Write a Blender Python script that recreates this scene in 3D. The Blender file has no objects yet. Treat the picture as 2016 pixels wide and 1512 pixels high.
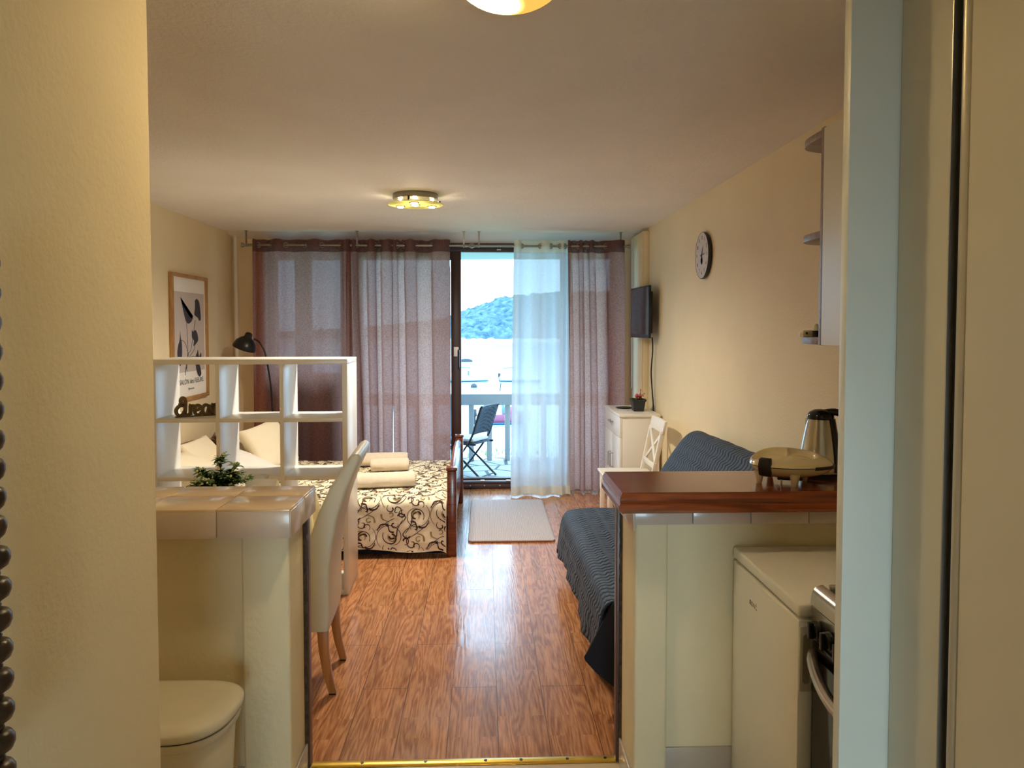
import bpy, bmesh, math, random
from mathutils import Vector, Matrix, noise
R = math.radians
PI = math.pi
random.seed(7)
S = bpy.context.scene
COL = S.collection

# ------------------------------------------------------------------ camera model
F = 1500.0
YAW = math.atan(53 / 1500)
PITCH = R(2.3)
CX = 1008.0
CY = 645 + F * math.tan(PITCH)
EYE = Vector((0, 0, 1.59))
_ct, _st, _cp, _sp = math.cos(YAW), math.sin(YAW), math.cos(PITCH), math.sin(PITCH)
_f = Vector((_st * _cp, _ct * _cp, -_sp))
_r = Vector((_ct, -_st, 0))
_u = Vector((_st * _sp, _ct * _sp, _cp))


def at(px, py, Y=None, X=None, Z=None):
    """a measured point of the photograph placed on a known plane of the room"""
    d = _f + _r * ((px - CX) / F) + _u * ((CY - py) / F)
    t = Y / d.y if Y is not None else X / d.x if X is not None else (Z - EYE.z) / d.z
    return EYE + d * t


cam = bpy.data.cameras.new('camera')
cam.sensor_width = 36
cam.lens = F / 2016 * 36
cam.shift_y = -(756 - CY) / 2016
cam.clip_start = 0.02
cam.clip_end = 3000
co = bpy.data.objects.new('camera', cam)
COL.objects.link(co)
co.location = EYE
co.rotation_euler = (PI / 2 - PITCH, 0, -YAW)
S.camera = co


# ------------------------------------------------------------------ helpers
def srgb(h):
    if isinstance(h, str):
        c = [int(h[i:i + 2], 16) / 255 for i in (0, 2, 4)]
    else:
        c = [v / 255 for v in h]
    return tuple(v / 12.92 if v < .04045 else ((v + .055) / 1.055) ** 2.4 for v in c) + (1,)


MATS = {}


def newmat(name):
    m = bpy.data.materials.new(name)
    m.use_nodes = True
    nt = m.node_tree
    for n in list(nt.nodes):
        nt.nodes.remove(n)
    out = nt.nodes.new('ShaderNodeOutputMaterial')
    MATS[name] = m
    return m, nt, out


def N(nt, typ, **kw):
    n = nt.nodes.new(typ)
    for k, v in kw.items():
        if k in n.inputs:
            n.inputs[k].default_value = v
        else:
            setattr(n, k, v)
    return n


def coords(nt, scale=(1, 1, 1), rot=(0, 0, 0)):
    tc = N(nt, 'ShaderNodeTexCoord')
    mp = N(nt, 'ShaderNodeMapping')
    mp.inputs['Scale'].default_value = scale
    mp.inputs['Rotation'].default_value = rot
    nt.links.new(tc.outputs['Object'], mp.inputs['Vector'])
    return mp.outputs['Vector']


def mat(name, col, rough=.5, metal=0., var=.06, vscale=6., bump=0., bscale=60., bstretch=(1, 1, 1), coat=0.,
        sheen=0., spec=.5, detail=4):
    m, nt, out = newmat(name)
    p = N(nt, 'ShaderNodeBsdfPrincipled')
    c = srgb(col)
    p.inputs['Roughness'].default_value = rough
    p.inputs['Metallic'].default_value = metal
    p.inputs['Specular IOR Level'].default_value = spec
    p.inputs['Coat Weight'].default_value = coat
    p.inputs['Coat Roughness'].default_value = .08
    p.inputs['Sheen Weight'].default_value = sheen
    v = coords(nt, bstretch)
    nz = N(nt, 'ShaderNodeTexNoise')
    nz.inputs['Scale'].default_value = vscale
    nz.inputs['Detail'].default_value = detail
    nt.links.new(v, nz.inputs['Vector'])
    ramp = N(nt, 'ShaderNodeValToRGB')
    ramp.color_ramp.elements[0].position = .3
    ramp.color_ramp.elements[1].position = .7
    ramp.color_ramp.elements[0].color = tuple(x * (1 - var) for x in c[:3]) + (1,)
    ramp.color_ramp.elements[1].color = tuple(min(1, x * (1 + var)) for x in c[:3]) + (1,)
    nt.links.new(nz.outputs['Fac'], ramp.inputs['Fac'])
    nt.links.new(ramp.outputs['Color'], p.inputs['Base Color'])
    if bump:
        b = N(nt, 'ShaderNodeTexNoise')
        b.inputs['Scale'].default_value = bscale
        b.inputs['Detail'].default_value = 3
        nt.links.new(v, b.inputs['Vector'])
        bp = N(nt, 'ShaderNodeBump')
        bp.inputs['Strength'].default_value = bump
        bp.inputs['Distance'].default_value = .004
        nt.links.new(b.outputs['Fac'], bp.inputs['Height'])
        nt.links.new(bp.outputs['Normal'], p.inputs['Normal'])
    nt.links.new(p.outputs['BSDF'], out.inputs['Surface'])
    return m


def woodmat(name, c0, c1, rough=.35, scale=(18, 18, 1.2), coat=.2):
    m, nt, out = newmat(name)
    p = N(nt, 'ShaderNodeBsdfPrincipled')
    p.inputs['Roughness'].default_value = rough
    p.inputs['Coat Weight'].default_value = coat
    p.inputs['Coat Roughness'].default_value = .12
    v = coords(nt, scale)
    nz = N(nt, 'ShaderNodeTexNoise')
    nz.inputs['Scale'].default_value = 1.6
    nz.inputs['Detail'].default_value = 6
    nz.inputs['Distortion'].default_value = 1.2
    nt.links.new(v, nz.inputs['Vector'])
    ramp = N(nt, 'ShaderNodeValToRGB')
    ramp.color_ramp.elements[0].position = .3
    ramp.color_ramp.elements[1].position = .72
    ramp.color_ramp.elements[0].color = srgb(c0)
    ramp.color_ramp.elements[1].color = srgb(c1)
    nt.links.new(nz.outputs['Fac'], ramp.inputs['Fac'])
    nt.links.new(ramp.outputs['Color'], p.inputs['Base Color'])
    nt.links.new(p.outputs['BSDF'], out.inputs['Surface'])
    return m


WORLD = {}


def mw(o):
    return WORLD[o.name] if o else Matrix.Identity(4)


def tag(o, label, cat, group=None, kind=None):
    if label:
        o['label'] = label
    if cat:
        o['category'] = cat
    if group:
        o['group'] = group
    if kind:
        o['kind'] = kind
    return o


def thing(name, label, cat, loc=(0, 0, 0), rz=0., group=None):
    o = bpy.data.objects.new(name, None)
    o.empty_display_size = .05
    COL.objects.link(o)
    o.location = loc
    o.rotation_euler = (0, 0, rz)
    WORLD[o.name] = Matrix.Translation(Vector(loc)) @ Matrix.Rotation(rz, 4, 'Z')
    return tag(o, label, cat, group)


class MB:
    """collects shapes; build() links them as one mesh object"""

    def __init__(s):
        s.bm = bmesh.new()

    def box(s, x0, x1, y0, y1, z0, z1, M=None):
        vs = [s.bm.verts.new((x, y, z)) for x in (x0, x1) for y in (y0, y1) for z in (z0, z1)]
        for a in ((0, 1, 3, 2), (4, 6, 7, 5), (0, 4, 5, 1), (2, 3, 7, 6), (0, 2, 6, 4), (1, 5, 7, 3)):
            s.bm.faces.new([vs[i] for i in a])
        if M is not None:
            bmesh.ops.transform(s.bm, matrix=M, verts=vs)
        return s

    def rings(s, rings, cap=True, closed=True):
        vr = [[s.bm.verts.new(p) for p in r] for r in rings]
        n = len(vr[0])
        for a, b in zip(vr, vr[1:]):
            for i in range(n if closed else n - 1):
                j = (i + 1) % n
                s.bm.faces.new((a[i], a[j], b[j], b[i]))
        if cap and closed:
            s.bm.faces.new(vr[0][::-1])
            s.bm.faces.new(vr[-1])
        return s

    def tube(s, pts, r, seg=12, cap=True, flat=None):
        pts = [Vector(p) for p in pts]
        rs = r if isinstance(r, (list, tuple)) else [r] * len(pts)
        prev = None
        rings = []
        for i, p in enumerate(pts):
            t = (pts[min(i + 1, len(pts) - 1)] - pts[max(i - 1, 0)]).normalized()
            if prev is None:
                a = Vector((0, 0, 1)) if abs(t.z) < .9 else Vector((1, 0, 0))
                n = t.cross(a).normalized()
            else:
                n = (prev - t * prev.dot(t)).normalized()
            prev = n
            b = t.cross(n)
            k = flat or 1
            rings.append([p + n * (math.cos(2 * PI * j / seg) * rs[i]) + b * (math.sin(2 * PI * j / seg) * rs[i] * k)
                          for j in range(seg)])
        return s.rings(rings, cap)

    def bar(s, a, b, w, d, up=(0, 0, 1)):
        a, b = Vector(a), Vector(b)
        t = (b - a).normalized()
        n = t.cross(Vector(up)).normalized()
        k = n.cross(t)
        rr = [[p + n * sx * w / 2 + k * sy * d / 2 for sx, sy in ((-1, -1), (1, -1), (1, 1), (-1, 1))] for p in (a, b)]
        return s.rings(rr)

    def lathe(s, prof, c=(0, 0, 0), seg=32, sx=1., sy=1.):
        c = Vector(c)
        rr = [[c + Vector((math.cos(2 * PI * j / seg) * r * sx, math.sin(2 * PI * j / seg) * r * sy, z)) for j in range(seg)]
              for r, z in prof]
        return s.rings(rr)

    def prism(s, poly, vec):
        vec = Vector(vec)
        return s.rings([[Vector(p) for p in poly], [Vector(p) + vec for p in poly]])

    def grid(s, fn, nu, nv, flip=False):
        vs = [[s.bm.verts.new(fn(i / nu, j / nv)) for j in range(nv + 1)] for i in range(nu + 1)]
        for i in range(nu):
            for j in range(nv):
                q = [vs[i][j], vs[i + 1][j], vs[i + 1][j + 1], vs[i][j + 1]]
                s.bm.faces.new(q[::-1] if flip else q)
        return s

    def ball(s, c, r, seg=16, rings=10, scale=(1, 1, 1)):
        M = Matrix.Translation(Vector(c)) @ Matrix.Diagonal((r * scale[0], r * scale[1], r * scale[2], 1))
        bmesh.ops.create_uvsphere(s.bm, u_segments=seg, v_segments=rings, radius=1, matrix=M)
        return s

    def torus(s, c, R_, r, axis='z', seg=24, seg2=8, sx=1, sy=1):
        c = Vector(c)
        rr = []
        for i in range(seg):
            a = 2 * PI * i / seg
            ring = []
            for j in range(seg2):
                b = 2 * PI * j / seg2
                q = ((R_ + r * math.cos(b)) * math.cos(a) * sx, (R_ + r * math.cos(b)) * math.sin(a) * sy, r * math.sin(b))
                if axis == 'x':
                    q = (q[2], q[0], q[1])
                elif axis == 'y':
                    q = (q[0], q[2], q[1])
                ring.append(c + Vector(q))
            rr.append(ring)
        rr.append(rr[0])
        vr = [[s.bm.verts.new(p) for p in r_] for r_ in rr[:-1]]
        for i in range(seg):
            a, b = vr[i], vr[(i + 1) % seg]
            for j in range(seg2):
                k = (j + 1) % seg2
                s.bm.faces.new((a[j], a[k], b[k], b[j]))
        return s

    def build(s, name, m, parent=None, bevel=0., seg=2, angle=38, label=None, local=False, subsurf=0, solid=0., smooth=True):
        bm = s.bm
        bmesh.ops.recalc_face_normals(bm, faces=bm.faces[:])
        if bevel:
            es = [e for e in bm.edges if len(e.link_faces) == 2 and e.calc_face_angle(0) > R(angle)]
            bmesh.ops.bevel(bm, geom=es, offset=bevel, segments=seg, profile=.5, affect='EDGES', clamp_overlap=True)
        if parent is not None and not local:
            bm.transform(mw(parent).inverted())
        for f in bm.faces:
            f.smooth = smooth
        for e in bm.edges:
            if len(e.link_faces) == 2 and e.calc_face_angle(0) > R(angle):
                e.smooth = False
        me = bpy.data.meshes.new(name)
        bm.to_mesh(me)
        bm.free()
        o = bpy.data.objects.new(name, me)
        COL.objects.link(o)
        me.materials.append(m)
        if parent is not None:
            o.parent = parent
            WORLD[o.name] = mw(parent)
        else:
            WORLD[o.name] = Matrix.Identity(4)
        if solid:
            md = o.modifiers.new('thickness', 'SOLIDIFY')
            md.thickness = solid
            md.offset = 0
        if subsurf:
            md = o.modifiers.new('subdivision', 'SUBSURF')
            md.levels = md.render_levels = subsurf
        if label:
            o['label'] = label
        return o


def recentre(o):
    """give a one-mesh thing an origin at its own base"""
    me = o.data
    xs = [v.co.x for v in me.vertices]
    ys = [v.co.y for v in me.vertices]
    zs = [v.co.z for v in me.vertices]
    c = Vector(((min(xs) + max(xs)) / 2, (min(ys) + max(ys)) / 2, min(zs)))
    me.transform(Matrix.Translation(-c))
    o.location = c
    WORLD[o.name] = Matrix.Translation(c)
    return o


def text_mb(txt, size, M, depth=.0015, spacing=1.):
    cu = bpy.data.curves.new('lettering', 'FONT')
    cu.body = txt
    cu.size = size
    cu.align_x = 'CENTER'
    cu.align_y = 'CENTER'
    cu.extrude = depth
    cu.space_character = spacing
    o = bpy.data.objects.new('lettering', cu)
    COL.objects.link(o)
    dg = bpy.context.evaluated_depsgraph_get()
    me = bpy.data.meshes.new_from_object(o.evaluated_get(dg))
    bpy.data.objects.remove(o)
    b = MB()
    b.bm.from_mesh(me)
    b.bm.transform(M)
    return b


def sweep2d(b, pts, hw, depth, M):
    """a flat-sided stroke along 2-D points (x, z), extruded by depth"""
    P = [Vector((p[0], p[1])) for p in pts]
    hw = hw if isinstance(hw, (list, tuple)) else [hw] * len(P)
    rr = []
    for i, p in enumerate(P):
        t = (P[min(i + 1, len(P) - 1)] - P[max(i - 1, 0)])
        t = t.normalized() if t.length > 1e-9 else Vector((1, 0))
        n = Vector((-t.y, t.x)) * hw[i]
        rr.append([M @ Vector((p.x + n.x, -depth / 2, p.y + n.y)), M @ Vector((p.x - n.x, -depth / 2, p.y - n.y)),
                   M @ Vector((p.x - n.x, depth / 2, p.y - n.y)), M @ Vector((p.x + n.x, depth / 2, p.y + n.y))])
    b.rings(rr)


def smoothpts(pts, k=6):
    """Catmull-Rom through the points"""
    P = [Vector(p) for p in pts]
    out = []
    for i in range(len(P) - 1):
        p0, p1, p2, p3 = P[max(i - 1, 0)], P[i], P[i + 1], P[min(i + 2, len(P) - 1)]
        for j in range(k):
            t = j / k
            out.append(.5 * ((2 * p1) + (p2 - p0) * t + (2 * p0 - 5 * p1 + 4 * p2 - p3) * t * t + (3 * p1 - p0 - 3 * p2 + p3) * t ** 3))
    out.append(P[-1])
    return out


# ------------------------------------------------------------------ materials
paint = mat('cream_wall_paint', (232, 216, 180), .75, var=.03, vscale=2.5, bump=.35, bscale=95)
paint_y = mat('rough_cream_plaster', (232, 220, 184), .7, var=.04, vscale=4, bump=.6, bscale=38)
ceil_m = mat('ceiling_paint', (238, 234, 230), .8, var=.03, vscale=2, bump=.9, bscale=55)
white_paint = mat('white_paint', (236, 232, 222), .45, var=.02)
white_lam = mat('white_laminate', (238, 236, 230), .28, var=.015)
ward_m = mat('wardrobe_laminate', (228, 222, 202), .42, var=.015)
alu = mat('brushed_aluminium', (190, 188, 182), .35, metal=.9, var=.03, bstretch=(1, 1, .05), vscale=40)
steel = mat('brushed_steel', (200, 196, 186), .24, metal=1., var=.05, bstretch=(1, 1, .03), vscale=60)
brown_frame = mat('dark_brown_window_frame', (62, 38, 32), .4, var=.12, bstretch=(1, 1, .1), vscale=30)
black = mat('black_plastic', (14, 14, 16), .32, var=.1)
black_gloss = mat('black_glass', (8, 8, 10), .08, var=.05)
darknavy = mat('dark_navy_fabric', (20, 24, 36), .9, var=.1)
darkgrey = mat('dark_grey_plastic', (42, 44, 50), .5, var=.08)
tile_m = mat('counter_tile_glaze', (216, 190, 150), .22, var=.05, vscale=9, coat=.4)
tile_v = mat('edge_tile_glaze', (206, 190, 176), .25, var=.04, vscale=9, coat=.2)
grout = mat('pale_grout', (206, 184, 152), .9)
bar_wood = woodmat('reddish_bar_wood', (100, 42, 17), (168, 86, 42), .2, (1.6, 22, 22), .5)
bed_wood = woodmat('reddish_brown_bed_wood', (88, 38, 22), (134, 66, 36), .25, (2, 20, 20), .4)
oak = woodmat('honey_oak_wood', (150, 96, 48), (188, 132, 74), .35, (20, 20, 2), .1)
frame_wood = woodmat('light_oak_frame_wood', (160, 118, 72), (196, 154, 102), .45, (20, 3, 3), 0)
greybrown = woodmat('grey_brown_edge_laminate', (128, 110, 100), (158, 140, 128), .4, (3, 20, 20), 0)
leather = mat('pale_grey_leatherette', (206, 200, 180), .38, var=.03, bump=.15, bscale=220)
cream_plastic = mat('glossy_cream_plastic', (222, 208, 168), .14, var=.015, coat=.4)
bin_plastic = mat('off_white_bin_plastic', (224, 218, 198), .2, var=.02)
appliance = mat('white_appliance_enamel', (246, 246, 242), .3, var=.015, bump=.08, bscale=240)
grip_m = mat('grey_handle_plastic', (196, 190, 176), .4, var=.02)
towel_m = mat('cream_terry_cloth', (226, 212, 192), .95, var=.04, vscale=30, bump=.9, bscale=320, sheen=.3)
pillow_m = mat('cream_cotton', (238, 226, 200), .9, var=.03, bump=.3, bscale=30)
pillow_w = mat('white_cotton', (240, 236, 228), .9, var=.02, bump=.3, bscale=25)
brass = mat('brass_threshold_metal', (206, 168, 62), .3, metal=.7, var=.1, vscale=20)
metal_grey = mat('satin_rod_metal', (150, 142, 134), .3, metal=.85, var=.05)
carved = mat('dark_carved_wood', (54, 36, 22), .35, var=.25, vscale=30)
dreamwood = mat('grey_brown_painted_wood', (112, 92, 64), .7, var=.12, vscale=20)
leaf_m = mat('green_leaf', (78, 112, 48), .5, var=.35, vscale=40)
leaf_pale = mat('pale_green_flower_bud', (206, 210, 168), .6, var=.15, vscale=60)
stem_m = mat('green_stem', (70, 84, 44), .6)
pinkm = mat('pink_petal', (206, 92, 108), .6, var=.25, vscale=60)
paper = mat('white_paper', (240, 238, 236), .7, var=.01)
print_bg = mat('grey_print_ground', (200, 190, 188), .7, var=.02)
print_ink = mat('charcoal_print_ink', (58, 56, 66), .8, var=.05)
cable_m = mat('black_cable', (18, 16, 16), .5)
peel = mat('peeling_dark_plaster', (70, 52, 30), .8, var=.6, vscale=45)
rebate = mat('dark_brown_metal_strip', (86, 58, 48), .35, var=.1)
base_tile = mat('grey_base_tile', (186, 176, 162), .3, var=.04)
hall_tile = mat('pale_hall_floor_tile', (196, 176, 140), .35, var=.05)
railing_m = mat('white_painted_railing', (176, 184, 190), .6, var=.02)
wicker_m = mat('dark_wicker_frame', (34, 40, 52), .5, var=.1)
cushion_m = mat('pale_patterned_seat_cushion', (214, 216, 214), .9, var=.12, vscale=35)
hull_white = mat('white_boat_gelcoat', (240, 242, 244), .25, var=.01)
hull_red = mat('wine_red_boat_paint', (142, 72, 92), .4, var=.1)
boat_blue = mat('blue_boat_canvas', (70, 112, 140), .7, var=.1)
grass_m = mat('shore_grass', (112, 140, 98), .9, var=.35, vscale=3)
stone_m = mat('pale_shore_stone', (206, 204, 192), .9, var=.15, vscale=2)
green_plastic = mat('sea_green_plastic', (70, 148, 136), .5)


def floor_material():
    m, nt, out = newmat('glossy_oak_laminate')
    p = N(nt, 'ShaderNodeBsdfPrincipled')
    tc = N(nt, 'ShaderNodeTexCoord')
    # planks run along Y: texture x <- Y, texture y <- X
    sep = N(nt, 'ShaderNodeSeparateXYZ')
    nt.links.new(tc.outputs['Object'], sep.inputs[0])

    def comb(ax, ay, sx, sy, ox=0., oy=0.):
        c = N(nt, 'ShaderNodeCombineXYZ')
        for k, (src, sc, of) in enumerate(((ax, sx, ox), (ay, sy, oy))):
            ma = N(nt, 'ShaderNodeMath', operation='MULTIPLY_ADD')
            nt.links.new(sep.outputs[src], ma.inputs[0])
            ma.inputs[1].default_value = sc
            ma.inputs[2].default_value = of
            nt.links.new(ma.outputs[0], c.inputs[k])
        return c

    def brick(vec, w, h, mortar, freq=.37):
        b = N(nt, 'ShaderNodeTexBrick')
        b.offset = freq
        b.inputs['Scale'].default_value = 1
        b.inputs['Brick Width'].default_value = w
        b.inputs['Row Height'].default_value = h
        b.inputs['Mortar Size'].default_value = mortar
        b.inputs['Mortar Smooth'].default_value = .1
        b.inputs['Bias'].default_value = 0
        b.inputs['Color1'].default_value = (0, 0, 0, 1)
        b.inputs['Color2'].default_value = (1, 1, 1, 1)
        b.inputs['Mortar'].default_value = (.5, .5, .5, 1)
        nt.links.new(vec.outputs[0], b.inputs['Vector'])
        return b
    v = comb('Y', 'X', 1, 1, .0, .147)
    plank = brick(v, 1.26, .196, .0016)
    strip = brick(comb('Y', 'X', 1, 1, .3, .147), .42, .0653, .0)
    # grain, shifted from strip to strip
    sh = N(nt, 'ShaderNodeVectorMath', operation='MULTIPLY_ADD')
    nt.links.new(strip.outputs['Color'], sh.inputs[0])
    sh.inputs[1].default_value = (7, 5, 0)
    g = comb('Y', 'X', 1.3, 15)
    nt.links.new(g.outputs[0], sh.inputs[2])
    nz = N(nt, 'ShaderNodeTexNoise')
    nz.inputs['Scale'].default_value = .9
    nz.inputs['Detail'].default_value = 1.5
    nz.inputs['Distortion'].default_value = .3
    nt.links.new(sh.outputs[0], nz.inputs['Vector'])
    ringm = N(nt, 'ShaderNodeMath', operation='MULTIPLY')
    nt.links.new(nz.outputs['Fac'], ringm.inputs[0])
    ringm.inputs[1].default_value = 62
    sn = N(nt, 'ShaderNodeMath', operation='SINE')
    nt.links.new(ringm.outputs[0], sn.inputs[0])
    fine = N(nt, 'ShaderNodeTexNoise')
    fine.inputs['Scale'].default_value = 9
    fine.inputs['Detail'].default_value = 3
    nt.links.new(sh.outputs[0], fine.inputs['Vector'])
    add = N(nt, 'ShaderNodeMath', operation='MULTIPLY_ADD')
    nt.links.new(sn.outputs[0], add.inputs[0])
    add.inputs[1].default_value = .16
    nt.links.new(fine.outputs['Fac'], add.inputs[2])
    ramp = N(nt, 'ShaderNodeValToRGB')
    ramp.color_ramp.elements[0].position = .25
    ramp.color_ramp.elements[1].position = .75
    ramp.color_ramp.elements[0].color = srgb((148, 92, 57))
    ramp.color_ramp.elements[1].color = srgb((200, 142, 97))
    nt.links.new(add.outputs[0], ramp.inputs['Fac'])
    tone = N(nt, 'ShaderNodeMix', data_type='RGBA', blend_type='MULTIPLY')
    tone.inputs['Factor'].default_value = 1
    tr = N(nt, 'ShaderNodeMapRange')
    tr.inputs['To Min'].default_value = .84
    tr.inputs['To Max'].default_value = 1.08
    nt.links.new(strip.outputs['Color'], tr.inputs['Value'])
    nt.links.new(ramp.outputs['Color'], tone.inputs['A'])
    nt.links.new(tr.outputs[0], tone.inputs['B'])
    dk = N(nt, 'ShaderNodeMix', data_type='RGBA')
    nt.links.new(plank.outputs['Fac'], dk.inputs['Factor'])
    nt.links.new(tone.outputs['Result'], dk.inputs['A'])
    dk.inputs['B'].default_value = srgb((92, 60, 40))
    nt.links.new(dk.outputs['Result'], p.inputs['Base Color'])
    # lacquer: uneven gloss with gentle ripples
    rn = N(nt, 'ShaderNodeTexNoise')
    rn.inputs['Scale'].default_value = 2.2
    rn.inputs['Detail'].default_value = 5
    nt.links.new(tc.outputs['Object'], rn.inputs['Vector'])
    rr = N(nt, 'ShaderNodeMapRange')
    rr.inputs['From Min'].default_value = .3
    rr.inputs['From Max'].default_value = .7
    rr.inputs['To Min'].default_value = .14
    rr.inputs['To Max'].default_value = .27
    nt.links.new(rn.outputs['Fac'], rr.inputs['Value'])
    nt.links.new(rr.outputs[0], p.inputs['Roughness'])
    p.inputs['Specular IOR Level'].default_value = .34
    hsum = N(nt, 'ShaderNodeMath', operation='MULTIPLY_ADD')
    nt.links.new(plank.outputs['Fac'], hsum.inputs[0])
    hsum.inputs[1].default_value = -1.2
    rp = N(nt, 'ShaderNodeTexNoise')
    rp.inputs['Scale'].default_value = 7
    rp.inputs['Detail'].default_value = 2
    rp.inputs['Distortion'].default_value = .8
    nt.links.new(tc.outputs['Object'], rp.inputs['Vector'])
    h2 = N(nt, 'ShaderNodeMath', operation='MULTIPLY_ADD')
    nt.links.new(sn.outputs[0], h2.inputs[0])
    h2.inputs[1].default_value = .06
    nt.links.new(rp.outputs['Fac'], h2.inputs[2])
    nt.links.new(h2.outputs[0], hsum.inputs[2])
    bp = N(nt, 'ShaderNodeBump')
    bp.inputs['Strength'].default_value = .22
    bp.inputs['Distance'].default_value = .004
    nt.links.new(hsum.outputs[0], bp.inputs['Height'])
    nt.links.new(bp.outputs['Normal'], p.inputs['Normal'])
    nt.links.new(p.outputs['BSDF'], out.inputs['Surface'])
    return m


def cloth_mat(name, col, trans, transp=0., weave=900., vgain=.35, tcol=None):
    m, nt, out = newmat(name)
    v = coords(nt, (1, 1, 1))
    a = N(nt, 'ShaderNodeTexNoise')
    a.inputs['Scale'].default_value = 1
    a.inputs['Detail'].default_value = 3
    ms = N(nt, 'ShaderNodeMapping')
    ms.inputs['Scale'].default_value = (weave * .35, weave * .35, 60)
    nt.links.new(v, ms.inputs['Vector'])
    nt.links.new(ms.outputs[0], a.inputs['Vector'])
    b = N(nt, 'ShaderNodeTexNoise')
    b.inputs['Scale'].default_value = 1
    b.inputs['Detail'].default_value = 3
    ms2 = N(nt, 'ShaderNodeMapping')
    ms2.inputs['Scale'].default_value = (50, 50, weave * .35)
    nt.links.new(v, ms2.inputs['Vector'])
    nt.links.new(ms2.outputs[0], b.inputs['Vector'])
    ad = N(nt, 'ShaderNodeMath', operation='ADD')
    nt.links.new(a.outputs['Fac'], ad.inputs[0])
    nt.links.new(b.outputs['Fac'], ad.inputs[1])
    mr = N(nt, 'ShaderNodeMapRange')
    mr.inputs['From Min'].default_value = .7
    mr.inputs['From Max'].default_value = 1.3
    mr.inputs['To Min'].default_value = 1 - vgain
    mr.inputs['To Max'].default_value = 1 + vgain
    nt.links.new(ad.outputs[0], mr.inputs['Value'])

    def tint(c):
        mx = N(nt, 'ShaderNodeMix', data_type='RGBA', blend_type='MULTIPLY')
        mx.inputs['Factor'].default_value = 1
        mx.inputs['A'].default_value = c
        nt.links.new(mr.outputs[0], mx.inputs['B'])
        return mx.outputs['Result']
    d = N(nt, 'ShaderNodeBsdfDiffuse')
    nt.links.new(tint(srgb(col)), d.inputs['Color'])
    t = N(nt, 'ShaderNodeBsdfTranslucent')
    nt.links.new(tint(srgb(tcol or col)), t.inputs['Color'])
    mx = N(nt, 'ShaderNodeMixShader')
    mx.inputs['Fac'].default_value = trans
    nt.links.new(d.outputs[0], mx.inputs[1])
    nt.links.new(t.outputs[0], mx.inputs[2])
    res = mx
    if transp:
        tp = N(nt, 'ShaderNodeBsdfTransparent')
        m2 = N(nt, 'ShaderNodeMixShader')
        m2.inputs['Fac'].default_value = transp
        nt.links.new(mx.outputs[0], m2.inputs[1])
        nt.links.new(tp.outputs[0], m2.inputs[2])
        res = m2
    nt.links.new(res.outputs[0], out.inputs['Surface'])
    return m


def glass_mat(name, tint=(1, 1, 1, 1), rough=.0):
    m, nt, out = newmat(name)
    lw = N(nt, 'ShaderNodeLayerWeight')
    lw.inputs['Blend'].default_value = .5
    p5 = N(nt, 'ShaderNodeMath', operation='POWER')
    nt.links.new(lw.outputs['Facing'], p5.inputs[0])
    p5.inputs[1].default_value = 5
    fr = N(nt, 'ShaderNodeMath', operation='MULTIPLY_ADD')
    nt.links.new(p5.outputs[0], fr.inputs[0])
    fr.inputs[1].default_value = .95
    fr.inputs[2].default_value = .04
    tp = N(nt, 'ShaderNodeBsdfTransparent')
    tp.inputs['Color'].default_value = tint
    gl = N(nt, 'ShaderNodeBsdfGlossy')
    gl.inputs['Roughness'].default_value = rough
    mx = N(nt, 'ShaderNodeMixShader')
    nt.links.new(fr.outputs[0], mx.inputs['Fac'])
    nt.links.new(tp.outputs[0], mx.inputs[1])
    nt.links.new(gl.outputs[0], mx.inputs[2])
    nt.links.new(mx.outputs[0], out.inputs['Surface'])
    return m


def emit_mat(name, col, strength):
    m, nt, out = newmat(name)
    e = N(nt, 'ShaderNodeEmission')
    e.inputs['Color'].default_value = col
    e.inputs['Strength'].default_value = strength
    nt.links.new(e.outputs[0], out.inputs['Surface'])
    return m


def quilt_mat():
    m, nt, out = newmat('blue_quilted_fabric')
    p = N(nt, 'ShaderNodeBsdfPrincipled')
    p.inputs['Base Color'].default_value = srgb((26, 50, 76))
    p.inputs['Roughness'].default_value = .7
    p.inputs['Sheen Weight'].default_value = .1
    uv = N(nt, 'ShaderNodeUVMap')
    sp = N(nt, 'ShaderNodeSeparateXYZ')
    nt.links.new(uv.outputs[0], sp.inputs[0])

    def M2(op, a_, b_):
        n_ = N(nt, 'ShaderNodeMath', operation=op)
        for k_, x_ in enumerate((a_, b_)):
            if hasattr(x_, 'links'):
                nt.links.new(x_, n_.inputs[k_])
            else:
                n_.inputs[k_].default_value = x_
        return n_.outputs[0]
    nz = N(nt, 'ShaderNodeTexNoise')
    nz.inputs['Scale'].default_value = 7
    nz.inputs['Detail'].default_value = 1
    nt.links.new(uv.outputs[0], nz.inputs['Vector'])
    wob = M2('MULTIPLY', M2('SINE', M2('MULTIPLY', sp.outputs[1], 2 * PI / .085), 0), 2.3)
    ph_ = M2('ADD', M2('ADD', M2('MULTIPLY', sp.outputs[0], 2 * PI / .042), wob), M2('MULTIPLY', nz.outputs['Fac'], 7))
    pw = N(nt, 'ShaderNodeMath', operation='POWER')
    nt.links.new(M2('ABSOLUTE', M2('SINE', M2('MULTIPLY', ph_, .5), 0), 0), pw.inputs[0])
    pw.inputs[1].default_value = .6
    bp = N(nt, 'ShaderNodeBump')
    bp.inputs['Strength'].default_value = .9
    bp.inputs['Distance'].default_value = .012
    nt.links.new(pw.outputs[0], bp.inputs['Height'])
    nt.links.new(bp.outputs['Normal'], p.inputs['Normal'])
    nt.links.new(p.outputs['BSDF'], out.inputs['Surface'])
    return m


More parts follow.
